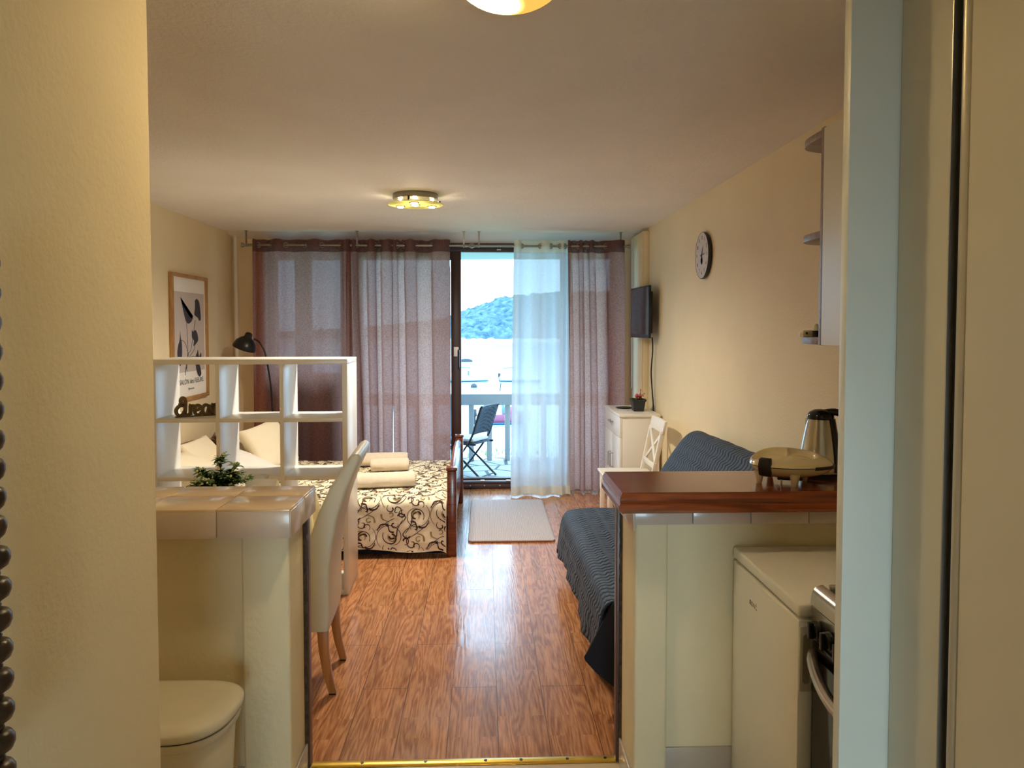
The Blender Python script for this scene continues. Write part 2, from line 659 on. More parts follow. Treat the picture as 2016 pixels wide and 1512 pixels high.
def weave_mat(name, c0, c1, sx, sy, strength=.8, use_uv=False):
    m, nt, out = newmat(name)
    p = N(nt, 'ShaderNodeBsdfPrincipled')
    p.inputs['Roughness'].default_value = .8
    v = coords(nt)
    ck = N(nt, 'ShaderNodeTexVoronoi')
    ck.inputs['Scale'].default_value = 1
    ck.inputs['Randomness'].default_value = .25
    mp = N(nt, 'ShaderNodeMapping')
    mp.inputs['Scale'].default_value = (sx, sy, sx)
    nt.links.new(v, mp.inputs['Vector'])
    nt.links.new(mp.outputs[0], ck.inputs['Vector'])
    ramp = N(nt, 'ShaderNodeValToRGB')
    ramp.color_ramp.elements[0].position = .2
    ramp.color_ramp.elements[1].position = .75
    ramp.color_ramp.elements[0].color = srgb(c1)
    ramp.color_ramp.elements[1].color = srgb(c0)
    nt.links.new(ck.outputs['Distance'], ramp.inputs['Fac'])
    nt.links.new(ramp.outputs['Color'], p.inputs['Base Color'])
    bp = N(nt, 'ShaderNodeBump', invert=True)
    bp.inputs['Strength'].default_value = strength
    bp.inputs['Distance'].default_value = .006
    nt.links.new(ck.outputs['Distance'], bp.inputs['Height'])
    nt.links.new(bp.outputs['Normal'], p.inputs['Normal'])
    nt.links.new(p.outputs['BSDF'], out.inputs['Surface'])
    return m


def flagstone_mat():
    m, nt, out = newmat('balcony_flagstone')
    p = N(nt, 'ShaderNodeBsdfPrincipled')
    p.inputs['Roughness'].default_value = .7
    v = coords(nt, (2.6, 2.6, 2.6))
    vo = N(nt, 'ShaderNodeTexVoronoi', feature='DISTANCE_TO_EDGE')
    vo.inputs['Scale'].default_value = 1
    nt.links.new(v, vo.inputs['Vector'])
    ramp = N(nt, 'ShaderNodeValToRGB')
    ramp.color_ramp.elements[0].position = .025
    ramp.color_ramp.elements[1].position = .045
    ramp.color_ramp.elements[0].color = srgb((50, 56, 62))
    ramp.color_ramp.elements[1].color = srgb((164, 168, 168))
    nt.links.new(vo.outputs['Distance'], ramp.inputs['Fac'])
    nt.links.new(ramp.outputs['Color'], p.inputs['Base Color'])
    nt.links.new(p.outputs['BSDF'], out.inputs['Surface'])
    return m


def sea_mat():
    m, nt, out = newmat('sea_water')
    p = N(nt, 'ShaderNodeBsdfPrincipled')
    p.inputs['Base Color'].default_value = srgb((176, 206, 214))
    p.inputs['Roughness'].default_value = .12
    p.inputs['IOR'].default_value = 1.33
    nz = N(nt, 'ShaderNodeTexNoise')
    nz.inputs['Scale'].default_value = .8
    nz.inputs['Detail'].default_value = 4
    v = coords(nt, (.5, 1.2, 1))
    nt.links.new(v, nz.inputs['Vector'])
    bp = N(nt, 'ShaderNodeBump')
    bp.inputs['Strength'].default_value = .25
    bp.inputs['Distance'].default_value = .2
    nt.links.new(nz.outputs['Fac'], bp.inputs['Height'])
    nt.links.new(bp.outputs['Normal'], p.inputs['Normal'])
    nt.links.new(p.outputs['BSDF'], out.inputs['Surface'])
    return m


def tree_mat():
    m, nt, out = newmat('hazy_wooded_hillside')
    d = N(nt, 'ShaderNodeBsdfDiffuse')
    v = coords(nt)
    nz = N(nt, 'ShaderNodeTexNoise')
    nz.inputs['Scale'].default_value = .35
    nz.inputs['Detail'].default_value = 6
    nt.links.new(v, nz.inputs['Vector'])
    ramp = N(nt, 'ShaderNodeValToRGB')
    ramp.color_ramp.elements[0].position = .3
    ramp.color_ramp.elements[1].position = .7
    ramp.color_ramp.elements[0].color = srgb((50, 74, 88))  # blue haze of distance is put into the hillside colours
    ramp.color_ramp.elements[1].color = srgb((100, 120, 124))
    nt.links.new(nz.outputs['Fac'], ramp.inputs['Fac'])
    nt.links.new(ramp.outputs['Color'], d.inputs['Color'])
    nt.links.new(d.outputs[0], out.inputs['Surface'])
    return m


def dome_mat(name, hot):
    """glowing glass bowl, hotter round the bulb on its left side"""
    m, nt, out = newmat(name)
    v = coords(nt)
    dist = N(nt, 'ShaderNodeVectorMath', operation='DISTANCE')
    nt.links.new(v, dist.inputs[0])
    dist.inputs[1].default_value = (-.05, -.005, -.055)
    mr = N(nt, 'ShaderNodeMapRange')
    mr.interpolation_type = 'SMOOTHSTEP'
    mr.inputs['From Min'].default_value = .03
    mr.inputs['From Max'].default_value = .11
    mr.inputs['To Min'].default_value = 1
    mr.inputs['To Max'].default_value = 0
    nt.links.new(dist.outputs['Value'], mr.inputs['Value'])
    pw = N(nt, 'ShaderNodeMath', operation='POWER')
    nt.links.new(mr.outputs[0], pw.inputs[0])
    pw.inputs[1].default_value = 2.2
    st = N(nt, 'ShaderNodeMath', operation='MULTIPLY_ADD')
    nt.links.new(pw.outputs[0], st.inputs[0])
    st.inputs[1].default_value = hot
    st.inputs[2].default_value = 1.0
    mx = N(nt, 'ShaderNodeMix', data_type='RGBA')
    nt.links.new(mr.outputs[0], mx.inputs['Factor'])
    mx.inputs['A'].default_value = (.95, .55, .10, 1)
    mx.inputs['B'].default_value = (1., .83, .52, 1)
    e = N(nt, 'ShaderNodeEmission')
    nt.links.new(mx.outputs['Result'], e.inputs['Color'])
    nt.links.new(st.outputs[0], e.inputs['Strength'])
    nt.links.new(e.outputs[0], out.inputs['Surface'])
    return m


floor_m = floor_material()
curtain_m = cloth_mat('brown_linen', (118, 92, 90), .60, .012, weave=900, tcol=(212, 148, 128))
curtain_hem = cloth_mat('brown_linen_header', (108, 76, 74), .3, weave=900, tcol=(140, 98, 90))
sheer_m = cloth_mat('white_voile', (236, 232, 222), .62, .06, weave=500, vgain=.06, tcol=(190, 192, 198))
sheer_hem = cloth_mat('white_voile_header', (232, 224, 206), .4, .03, weave=500, vgain=.06, tcol=(220, 216, 206))
glass_m = glass_mat('window_glass', (.95, .98, 1, 1))
tumbler_m = glass_mat('clear_drinking_glass', (.93, .95, .95, 1), .02)
quilt_m = quilt_mat()
rug_m = weave_mat('beige_woven_rug', (148, 140, 142), (202, 196, 202), 75, 75)
wicker_weave = weave_mat('dark_wicker_weave', (20, 24, 32), (92, 104, 122), 62, 62)
flag_m = flagstone_mat()
sea_m = sea_mat()
tree_m = tree_mat()
dome_m = dome_mat('glowing_bowl_glass', 400)
cloth_cream = mat('cream_brocade', (236, 224, 196), .85, var=.04, bump=.4, bscale=16)
scroll_brown = mat('dark_brown_scroll_print', (66, 36, 32), .9, var=.1)
scroll_olive = mat('olive_scroll_print', (156, 132, 84), .9, var=.1)
yellow_cloth = mat('pale_yellow_tablecloth', (232, 218, 158), .85, var=.06, vscale=14)

# ------------------------------------------------------------------ room shell
H = 2.5
XL, XR = -2.44, 1.495
YB = 7.46


def struct(name, b, m, **k):
    o = b.build(name, m, **k)
    o['kind'] = 'structure'
    return o


struct('floor', MB().box(XL - .1, XR + .1, 2.735, YB + .18, -.1, 0), floor_m)
struct('floor_hall', MB().box(XL - .1, XR + .1, -2.2, 2.735, -.1, -.002), hall_tile)
struct('ceiling', MB().box(XL - .1, XR + .1, -2.2, 7.34, H, H + .12), ceil_m)
struct('wall_left', MB().box(XL - .12, XL, 1.29, YB + .2, 0, H), paint)
struct('wall_right', MB().box(XR, XR + .12, -2.2, YB + .2, 0, H), paint)
# back wall: the strips left and right of the glazing and the white head above it
wx0, wx1 = -2.06, 1.30
b = MB()
b.box(XL, wx0, YB, YB + .2, 0, H)
b.box(wx1, XR, YB, YB + .2, 0, H)
struct('wall_back', b, paint)
b = MB()
b.prism([(XL, 7.335, H), (XL, 7.52, 2.418), (XL, 7.66, 2.418), (XL, 7.66, 2.64), (XL, 7.335, 2.64)], (XR - XL, 0, 0))
struct('trim_1', b, white_paint)  # sloping window head
# hall: left wall with its end facing the kitchen, cross wall, back
struct('wall_hall_left', MB().box(-.78, -.615, .915, 1.44, 0, H), paint, bevel=.008, seg=3)
struct('wall_hall_cross', MB().box(XL, -.78, 1.30, 1.43, 0, H), paint)
struct('wall_hall_back', MB().box(-1.9, XR, -2.2, -2.1, 0, H), paint)
struct('wall_hall_side', MB().box(-.78, -.615, -2.1, .0, 0, H).box(-.78, -.615, 0, .915, 2.12, H), paint)

# ------------------------------------------------------------------ glazing
GY = 7.56  # glazing plane
b = MB()
b.box(wx0, wx1, GY - .04, GY + .08, 2.385, 2.418)
b.box(wx0, wx1, GY - .04, GY + .08, 2.33, 2.385)
b.box(wx0, -1.30, GY - .04, GY + .08, 0, .10)
for px0, px1 in ((497, 532), (583, 612), (672, 700)):
    b.box(at(px0, 645, Y=GY).x, at(px1, 645, Y=GY).x, GY - .04, GY + .08, 0, 2.34)
b.box(wx0, -1.30, GY - .03, GY + .06, 1.06, 1.14)
b.box(1.25, wx1, GY - .04, GY + .08, 0, 2.34)
w1 = b.build('window_1', brown_frame, bevel=.006)
w1['kind'] = 'structure'
w1['label'] = 'dark brown window frame behind the left brown curtains'
MB().box(wx0 + .02, -1.32, GY + .0, GY + .006, 1.14, 2.33).build('pane', glass_m, w1)
MB().box(wx0 + .02, -1.32, GY - .01, GY + .03, .09, 1.07).build('lower_panel', brown_frame, w1)
# sliding leaf, pushed to the left, and the fixed jamb on the right
d1b = MB()
sx0, sx1 = at(888, 645, Y=GY - .06).x, at(908, 645, Y=GY - .06).x
d1b.box(sx0, sx1, GY - .09, GY - .03, .085, 2.33)
d1b.box(-1.28, -1.19, GY - .09, GY - .03, .085, 2.33)
d1b.box(-1.19, sx0, GY - .09, GY - .03, .085, .18)
d1b.box(-1.19, sx0, GY - .09, GY - .03, 2.25, 2.33)
d1 = d1b.build('door_1', brown_frame, bevel=.005)
d1['kind'] = 'structure'
d1['label'] = 'dark brown sliding balcony door pushed open to the left'
MB().box(-1.20, sx0 + .01, GY - .064, GY - .056, .17, 2.26).build('pane', glass_m, d1)
hb = MB()
hx = at(903, 700, Y=GY - .1).x
z0, z1 = at(903, 724, Y=GY - .1).z, at(903, 690, Y=GY - .1).z
hb.tube(smoothpts([(hx, GY - .09, z1), (hx, GY - .13, z1 - .008), (hx, GY - .14, z1 - .03), (hx, GY - .14, z0 + .03),
                   (hx, GY - .13, z0 + .008), (hx, GY - .09, z0)], 5), .011, 10)
hb.build('door_handle', black, d1)
lx0, lx1 = at(893.5, 690, Y=GY - .09).x, at(903, 690, Y=GY - .09).x
MB().box(lx0, lx1, GY - .096, GY - .089, at(898, 701.5, Y=GY - .09).z, at(898, 683, Y=GY - .09).z).build('white_lock_plate', white_lam, d1, bevel=.001)
b = MB()
b.box(-1.28, 1.28, GY - .10, GY + .10, .0, .05)
b.box(-1.28, 1.28, GY - .10, GY - .03, .05, .075)
b.box(-1.28, 1.28, GY + .02, GY + .10, .05, .085)
tr = struct('trim_2', b, brown_frame, bevel=.004)
for px in (950, 1000):
    x = at(px, 945, Y=GY).x
    MB().box(x - .02, x + .02, GY - .10, GY - .06, .076, .084).build('track_clip', alu, tr, bevel=.002)
for px in (926, 954, 984):
    x = at(px, 945, Y=GY - .1).x
    MB().tube([(x, GY - .106, .035), (x, GY - .098, .035)], .006, 8).build('screw', alu, tr)
x = at(982, 491, Y=GY).x
MB().box(x - .02, x + .02, GY - .06, GY - .03, 2.348, 2.36).build('frame_clip', alu, w1)
# fixed pane behind the sheer and right curtain
b = MB()
mx = at(1113, 645, Y=GY).x
b.box(mx - .05, mx + .05, GY - .02, GY + .06, .085, 2.33)
w2 = b.build('window_2', brown_frame, bevel=.005)
w2['kind'] = 'structure'
w2['label'] = 'dark brown window post behind the white curtain'
MB().box(mx + .05, 1.26, GY + .01, GY + .016, .085, 2.33).build('pane', glass_m, w2)

# corner pipes / trunking, right boxing panel
b = MB()
b.tube([(XL + .05, YB - .035, 0), (XL + .05, YB - .035, H - .02)], .02, 12)
struct('trim_3', b, white_paint)
b = MB()
px_x = at(1245, 645, Y=7.43).x
b.tube([(px_x, 7.40, 1.0), (px_x - .004, 7.40, H - .05)], .016, 12)
struct('trim_4', b, white_paint)
b = MB()
b.box(1.44, XR, 6.92, 7.44, 0, H - .03)
b.box(1.432, 1.44, 6.92, 6.955, 0, H - .03)
struct('trim_5', b, paint, bevel=.004)

# ------------------------------------------------------------------ peninsulas (half walls)
PF = 2.46  # front of the posts
lx = at(590, 1200, Y=2.5).x
struct('wall_post_left', MB().box(-.802, -.645, 2.50, 2.70, 0, .925), paint_y, bevel=.012, seg=3)
struct('wall_peninsula_left', MB().box(XL, -.79, 2.53, 2.70, 0, .925), paint_y)
rx = .492
struct('wall_post_right', MB().box(rx, .602, PF, 2.70, 0, .965), paint_y, bevel=.012, seg=3)
struct('wall_peninsula_right', MB().box(.59, XR, 2.50, 2.70, 0, .965), paint_y)
# ragged plaster edge + dark metal strip on both sides of the opening
b = MB()
random.seed(3)
for i in range(60):
    z = i * .0152
    w = random.uniform(.004, .012)
    b.box(-.651, -.639 + w * .3, 2.70, 2.716 + w * .3, z, z + .0155)
struct('trim_6', b, peel)
struct('trim_7', MB().box(-.655, -.634, 2.716, 2.76, 0, .92), rebate, bevel=.003)
b = MB()
for i in range(62):
    z = i * .0152
    w = random.uniform(.004, .012)
    b.box(rx - .004 - w * .3, rx + .008, 2.70, 2.716 + w * .3, z, z + .0155)
struct('trim_8', b, peel)
struct('trim_9', MB().box(rx - .016, rx + .012, 2.716, 2.76, 0, .955), rebate, bevel=.003)
# base tiles
b = MB()
b.box(-.80, -.637, 2.492, 2.50, 0, .1)
b.box(-.645, -.637, 2.50, 2.70, 0, .1)
x = -.8
while x > XL + .2:
    b.box(x - .298, x - .002, 2.522, 2.53, 0, .12)
    x -= .3
struct('baseboard_left', b, base_tile, bevel=.002)
b = MB()
b.box(rx - .008, rx, PF - .008, 2.70, 0, .1)
b.box(rx - .008, .60, PF - .008, PF, 0, .1)
x = .605
for w in (.235, .3, .3):
    if x < XR:
        b.box(x, min(XR, x + w - .004), 2.492, 2.50, 0, .175)
    x += w
struct('baseboard_right', b, base_tile, bevel=.002)

# left tiled worktop: tiles with grout lines in one slab
ty0, ty1 = 2.42, 2.785
tx1 = -.619
zt = 1.014
cores = MB().box(-2.1, tx1 - .006, ty0 + .006, ty1 - .004, .925, zt - .004)
ct = thing('tiled_worktop', 'beige glazed tile worktop on the low wall at left', 'worktop', (-1.3, 2.6, .925))
cores.build('mortar_bed', grout, ct)
b = MB()
g = .0018
xs = [tx1]
while xs[-1] > -2.1:
    xs.append(xs[-1] - .232)
ys = [ty0, 2.618, ty1]
for i in range(len(xs) - 1):
    for j in range(2):
        b.box(max(xs[i + 1], -2.1) + g, xs[i] - g, ys[j] + g, ys[j + 1] - g, zt - .01, zt)
b.build('top_tiles', tile_m, ct, bevel=.002)
b = MB()
for i in range(len(xs) - 1):
    b.box(max(xs[i + 1], -2.1) + g, xs[i] - g, ty0, ty0 + .008, .921, zt - .008)
b.build('front_tiles', tile_v, ct, bevel=.002)
b = MB()
for j in range(2):
    b.box(tx1 - .008, tx1, ys[j] + g + (.006 if j == 0 else 0), ys[j + 1] - g, .921, zt - .008)
b.build('side_tiles', tile_v, ct, bevel=.002)

# right: tile course below the wooden bar top
b = MB()
x = rx - .006
ws = [.19, .192, .192, .192, .192]
for i, w in enumerate(ws):
    b.box(x + (.0 if i == 0 else .0012), min(XR, x + w - .0012), PF - .022, PF + .004, .948, .998)
    x += w
b.box(rx - .012, rx - .004, PF - .022, 2.70, .93, .998)
b.box(rx - .006, XR, PF + .004, 2.70, .955, .998)
struct('trim_10', b, tile_v, bevel=.002)
# bar top with a moulded edge
by0, by1, bz0, bz1 = 2.375, 2.74, .998, 1.066
prof = [(.014, 0), (0, .012), (0, .028), (.006, .034), (.003, .040), (.003, .052), (.012, .068)]
bx = .423


def barring(off, z):
    return [Vector((bx + off, by0 + off, z)), Vector((XR - .001, by0 + off, z)), Vector((XR - .001, by1, z)), Vector((bx + off, by1, z))]


b = MB()
b.rings([barring(o_, bz0 + z) for o_, z in prof])
bo = b.build('wooden_bar_top', bar_wood)
recentre(bo)
tag(bo, 'reddish wooden bar top with moulded edge on the right half wall', 'bar top')

# threshold strip
ts = thing('threshold_strip', 'brass threshold strip screwed down where wood meets tile', 'threshold strip', (-.08, 2.735, 0))
b = MB()
b.rings([[Vector((x, 2.735 + dy, z)) for dy, z in ((-.022, 0), (-.018, .003), (0, .005), (.018, .003), (.022, 0))] for x in (-.63, .478)])
b.build('strip', brass, ts)
for x in (-.45, -.22, .0, .13, .30, .44):
    MB().tube([(x, 2.735, .003), (x, 2.735, .0065)], .006, 10).build('screw', black, ts)

# ------------------------------------------------------------------ curtains
RY, RZ = 7.27, 2.365


def curtain(name, cross, first, label, m, mh, bottom=None, amp=.042, zb=.02, extra=None, seedv=0, deep=1.0, omega=0.):
    """cross: pixel columns where the cloth crosses the rod; folds alternate to the room (-Y) and the window (+Y)"""
    top = [at(p, 484, Y=RY).x for p in cross]
    bot = [at(p, 960, Y=RY).x for p in (bottom or cross)]
    n = len(cross) - 1
    rnd = random.Random(seedv)
    amps = [rnd.uniform(.8, 1.2) for _ in range(n)]
    ph = rnd.uniform(0, 9)

    def fn(u, v, z0, z1):
        k = min(int(u * n), n - 1)
        s = u * n - k
        z = z0 + (z1 - z0) * v
        d = (RZ - z) / RZ
        dd = max(0, d) ** .8
        so = s - omega * min(1, dd * 6) * math.sin(2 * PI * s)
        xt = top[k] + (top[k + 1] - top[k]) * so
        xb = bot[k] + (bot[k + 1] - bot[k]) * so
        x = xt + (xb - xt) * dd
        sg = 1 if (k % 2 == 0) == (first == 'b') else -1
        w = abs(top[k + 1] - top[k])
        a = min(amp, w * .55) * amps[k] * (1 + .25 * dd * deep)
        y = RY + sg * a * math.sin(PI * s)
        # the folds spread and wander further down
        q = noise.noise(Vector((x * 7 + ph, z * .35, ph)))
        q2 = noise.noise(Vector((x * 19 + ph, z * .7, 3 + ph)))
        y += dd * (.028 * q + .009 * q2)
        y += .0025 * noise.noise(Vector((x * 40, z * 9, ph)))
        x += dd * .012 * noise.noise(Vector((x * 5, z * .6, ph + 5)))
        if extra:
            x, y, z = extra(x, y, z, u, dd)
        return Vector((x, y, z))
    cx = sum(top) / len(top)
    t = thing(name, label, 'curtain', (cx, RY, 0), group=None)
    nu = n * 20
    MB().grid(lambda u, v: fn(u, v, 2.306, zb), nu, 46).build('cloth', m, t, angle=180)
    MB().grid(lambda u, v: fn(u, v, 2.418 + .004 * math.sin(u * 40), 2.304) + Vector((0, -.0006, 0)), nu, 6).build('header', mh, t, angle=180)
    if extra:
        MB().grid(lambda u, v: fn(u, v, .085, zb) + Vector((0, -.002, 0)), nu, 6).build('bottom_hem', mh, t, angle=180)
    for i in range(1, n):
        w = min(top[i] - top[i - 1], top[i + 1] - top[i])
        if w < .03:
            continue
        sg = 1 if (i % 2 == 0) == (first == 'b') else -1
        b = MB()
        b.torus((0, 0, 0), .023, .0045, 'y', 20, 6)
        b.bm.transform(Matrix.Translation((top[i], RY, RZ)) @ Matrix.Rotation(sg * R(32), 4, 'Z'))
        b.build('eyelet', metal_grey, t)
    return t


curtain('brown_curtain', [497, 508, 531, 563, 600, 634, 670, 690], 'f', 'brown linen curtain at far left, hanging nearly flat behind the white cube shelf',
        curtain_m, curtain_hem, [502, 513, 536, 566, 601, 634, 668, 688], amp=.035, seedv=1)
curtain('brown_curtain', [680, 690, 692, 702, 722, 739, 750, 772], 'f', 'brown linen curtain in tight folds, second from the left',
        curtain_m, curtain_hem, [686, 699, 705, 718, 732, 746, 758, 775], amp=.075, seedv=2, omega=.27)
curtain('brown_curtain', [772, 782, 796, 819, 850, 886], 'f', 'brown linen curtain beside the open balcony door, third from the left',
        curtain_m, curtain_hem, [776, 788, 804, 826, 855, 886], amp=.072, seedv=3, omega=.24)
curtain('brown_curtain', [1118, 1125, 1139, 1148, 1158, 1170, 1193, 1230], 'f', 'brown linen curtain hanging to the right of the white voile curtain',
        curtain_m, curtain_hem, [1122, 1132, 1143, 1152, 1166, 1180, 1200, 1226], amp=.065, seedv=4, omega=.22)


def flare(x, y, z, u, dd):
    y -= .05 * dd + (.10 * max(0, dd - .93) / .07)
    return x, y, z


curtain('white_voile_curtain', [1012, 1027, 1064, 1084, 1103, 1112, 1122], 'f', 'sheer white voile curtain lit by the window beside the open balcony door',
        sheer_m, sheer_hem, [1004, 1022, 1056, 1078, 1098, 1108, 1121], amp=.04, zb=.012, extra=flare, seedv=6)

# rods with finials and ceiling brackets
xa, xm, xb_ = at(476, 484, Y=RY).x, at(929, 484, Y=RY).x, at(1240, 484, Y=RY).x


def rod(label, x0, x1, brackets):
    t = thing('curtain_rod', label, 'curtain rod', ((x0 + x1) / 2, RY, RZ))
    MB().tube([(x0 + .06, RY, RZ), (x1 - .06, RY, RZ)], .011, 14).build('rod', metal_grey, t)
    for x, s in ((x0, 1), (x1, -1)):
        prof = [(.0, .024), (.012, .020), (.035, .010), (.05, .013), (.07, .012)]
        b = MB()
        b.tube([(x + s * a, RY, RZ) for a, r_ in prof], [r_ for a, r_ in prof], 14)
        b.build('finial', metal_grey, t)
    for x in brackets:
        b = MB()
        b.box(x - .008, x + .008, RY - .004, RY + .004, RZ + .005, H)
        b.torus((x, RY, RZ), .015, .004, 'x', 16, 6)
        b.box(x - .014, x + .014, RY - .016, RY + .016, H - .004, H)
        b.build('bracket', metal_grey, t)


rod('long satin metal curtain rod above the left brown curtains', xa, xm, [at(p, 480, Y=RY).x for p in (485, 703, 913)])
rod('shorter satin metal curtain rod above the white voile curtain', xm, xb_, [at(p, 480, Y=RY).x for p in (943, 1222)])

# ------------------------------------------------------------------ bed
BY0, BY1 = 5.24, 6.93
BX0, BX1 = -2.43, -.195
ZT = .405
bed = thing('double_bed', 'double bed with reddish brown wooden ends behind the white cube shelf', 'bed', (-1.3, 6.1, 0))
# footboard: posts, rails and panel
fx = -.235
for y, s in ((BY0 + .035, 1), (BY1 - .035, -1)):
    b = MB()
    b.box(fx - .03, fx + .035, y - .035, y + .035, 0, .60)
    b.build('bed_post', bed_wood, bed, bevel=.008)
    MB().box(fx - .036, fx + .041, y - .041, y + .041, .60, .622).build('post_cap', bed_wood, bed, bevel=.006)
pts = []
for i in range(17):
    t = i / 16
    pts.append((fx, BY0 + .06 + t * (BY1 - BY0 - .12), .53 + .10 * math.sin(PI * t) ** .8))
b = MB()
poly = [(fx - .012, p[1], p[2]) for p in pts] + [(fx - .012, BY1 - .06, .16), (fx - .012, BY0 + .06, .16)]
b.prism(poly, (.026, 0, 0))
b.build('footboard', bed_wood, bed, bevel=.004)
b = MB()
b.tube([(fx, p[1], p[2] + .006) for p in pts], .02, 10)
b.build('top_rail', bed_wood, bed)
# headboard against the wall, arched
pts = []
hb0, hb1 = BY0 + .02, BY1 - .02
for i in range(25):
    t = i / 24
    pts.append((0, hb0 + t * (hb1 - hb0), .555 + .095 * math.sin(PI * t) ** .75))
b = MB()
b.prism([(BX0 + .01, p[1], p[2]) for p in pts] + [(BX0 + .01, hb1, .1), (BX0 + .01, hb0, .1)], (.03, 0, 0))
b.build('headboard', bed_wood, bed, bevel=.004)
MB().tube([(BX0 + .03, p[1], p[2]) for p in pts], .024, 10).build('headboard_rail', bed_wood, bed)
for y in (BY0 + .03, BY1 - .03):
    MB().box(BX0 + .005, BX0 + .065, y - .03, y + .03, 0, .62).build('bed_post', bed_wood, bed, bevel=.006)
MB().box(BX0 + .06, fx - .02, BY0 + .045, BY0 + .07, .07, .27).build('side_rail', darknavy, bed, bevel=.004)
MB().box(BX0 + .06, fx - .02, BY1 - .07, BY1 - .045, .07, .27).build('side_rail', bed_wood, bed, bevel=.004)
MB().box(BX0 + .05, fx - .02, BY0 + .05, BY1 - .05, .12, ZT - .02).build('mattress', pillow_w, bed, bevel=.04, seg=4)
b = MB()
b.box(BX0 + .1, fx - .03, BY0 + .05, BY0 + .065, .012, .13)
b.build('dust_skirt', darknavy, bed, bevel=.003)

# bedspread: draped over the top and down the near side
SX0, SX1 = -2.05, fx - .034
Lside, Ltop, rad = .305, BY1 - BY0 - .05, .06


def spread(s, t, off=0.):
    """s along the bed (0..1 -> head to foot), t along the cloth in metres from the near hem"""
    x = SX0 + (SX1 - SX0) * s
    hemdrop = .012 * math.sin(s * 17) + .02 * math.sin(s * 6.3)
    wav = .007 * noise.noise(Vector((x * 9, t * 9, 1))) + .0035 * noise.noise(Vector((x * 24, t * 24, 4)))
    yn = BY0 + .005
    if t < Lside:
        k = 1 - t / Lside
        p = Vector((x, yn - .018 - (.02 + .012 * math.sin(s * 23)) * k, ZT - rad - (Lside - t) - hemdrop * k))
        n = Vector((0, -1, 0))
    elif t < Lside + rad * PI / 2:
        a = (t - Lside) / rad
        p = Vector((x, yn - .018 + rad - rad * math.cos(a), ZT - rad + rad * math.sin(a)))
        n = Vector((0, -math.cos(a), math.sin(a)))
    else:
        q = t - Lside - rad * PI / 2
        p = Vector((x, yn - .018 + rad + q, ZT + .006 * math.sin(q * 3)))
        n = Vector((0, 0, 1))
        k2 = max(0, q - (Ltop - .10))
        p.z -= k2 * k2 * 6
    if SX1 - x < .05:
        p.z -= (1 - (SX1 - x) / .05) ** 2 * .02
    return p + n * (wav + off)


Ltot = Lside + rad * PI / 2 + Ltop - .03
bs = thing('bedspread', 'cream bedspread with dark brown scroll pattern on the double bed', 'bedspread', (-1.2, 6.1, ZT))
MB().grid(lambda u, v: spread(u, v * Ltot), 150, 150).build('cloth', cloth_cream, bs, angle=180)


def spiral(c, r0, turns, a0, direction=1, r1=.02, n=26):
    out = []
    for i in range(n):
        t = i / (n - 1)
        r_ = r0 * (1 - t) ** .9 + r1 * t
        a = a0 + direction * t * turns * 2 * PI
        out.append((c[0] + r_ * math.cos(a), c[1] + r_ * math.sin(a)))
    return out


def motif():
    """one repeat of the scrolls: (points, base width, taper, colour)"""
    A = []
    A.append((spiral((0, 0), .105, .95, -2.3, -1, .045, 34), .0032, 'mid', 0))
    A.append((spiral((.0, .0), .06, .8, 2.6, 1, .022, 22), .0075, 'end', 0))
    A.append((spiral((.012, -.002), .036, .8, 2.4, 1, .01, 18), .008, 'end', 1))
    A.append((smoothpts([(.105, .02), (.115, -.05), (.15, -.065), (.16, -.03), (.14, -.025)], 6), .005, 'mid', 0))
    A.append((smoothpts([(-.10, -.06), (-.19, -.13), (-.24, -.16)], 6), .003, 'mid', 0))
    A.append((smoothpts([(-.095, .04), (-.07, .085), (-.03, .09), (-.02, .075)], 6), .009, 'end', 0))
    A.append((spiral((-.03, -.085), .03, .75, 2.2, 1, .012, 16), .006, 'end', 0))
    A.append((spiral((.05, -.125), .03, .8, 1.4, 1, .012, 16), .007, 'end', 0))
    A.append((spiral((.165, .07), .03, .8, 3.5, -1, .01, 16), .006, 'end', 0))
    A.append((smoothpts([(.10, .03), (.14, .10), (.15, .16), (.19, .18), (.205, .16)], 6), .008, 'end', 0))
    A.append((smoothpts([(.06, .09), (.10, .14), (.07, .17), (.045, .155)], 6), .007, 'end', 0))
    A.append((spiral((.19, -.01), .022, .8, 1, 1, .008, 14), .007, 'end', 1))
    A.append((smoothpts([(-.19, -.12), (-.2, -.06), (-.235, -.05)], 5), .008, 'end', 0))
    A.append((smoothpts([(-.2, -.13), (-.15, -.15), (-.14, -.19)], 5), .008, 'end', 1))
    return A


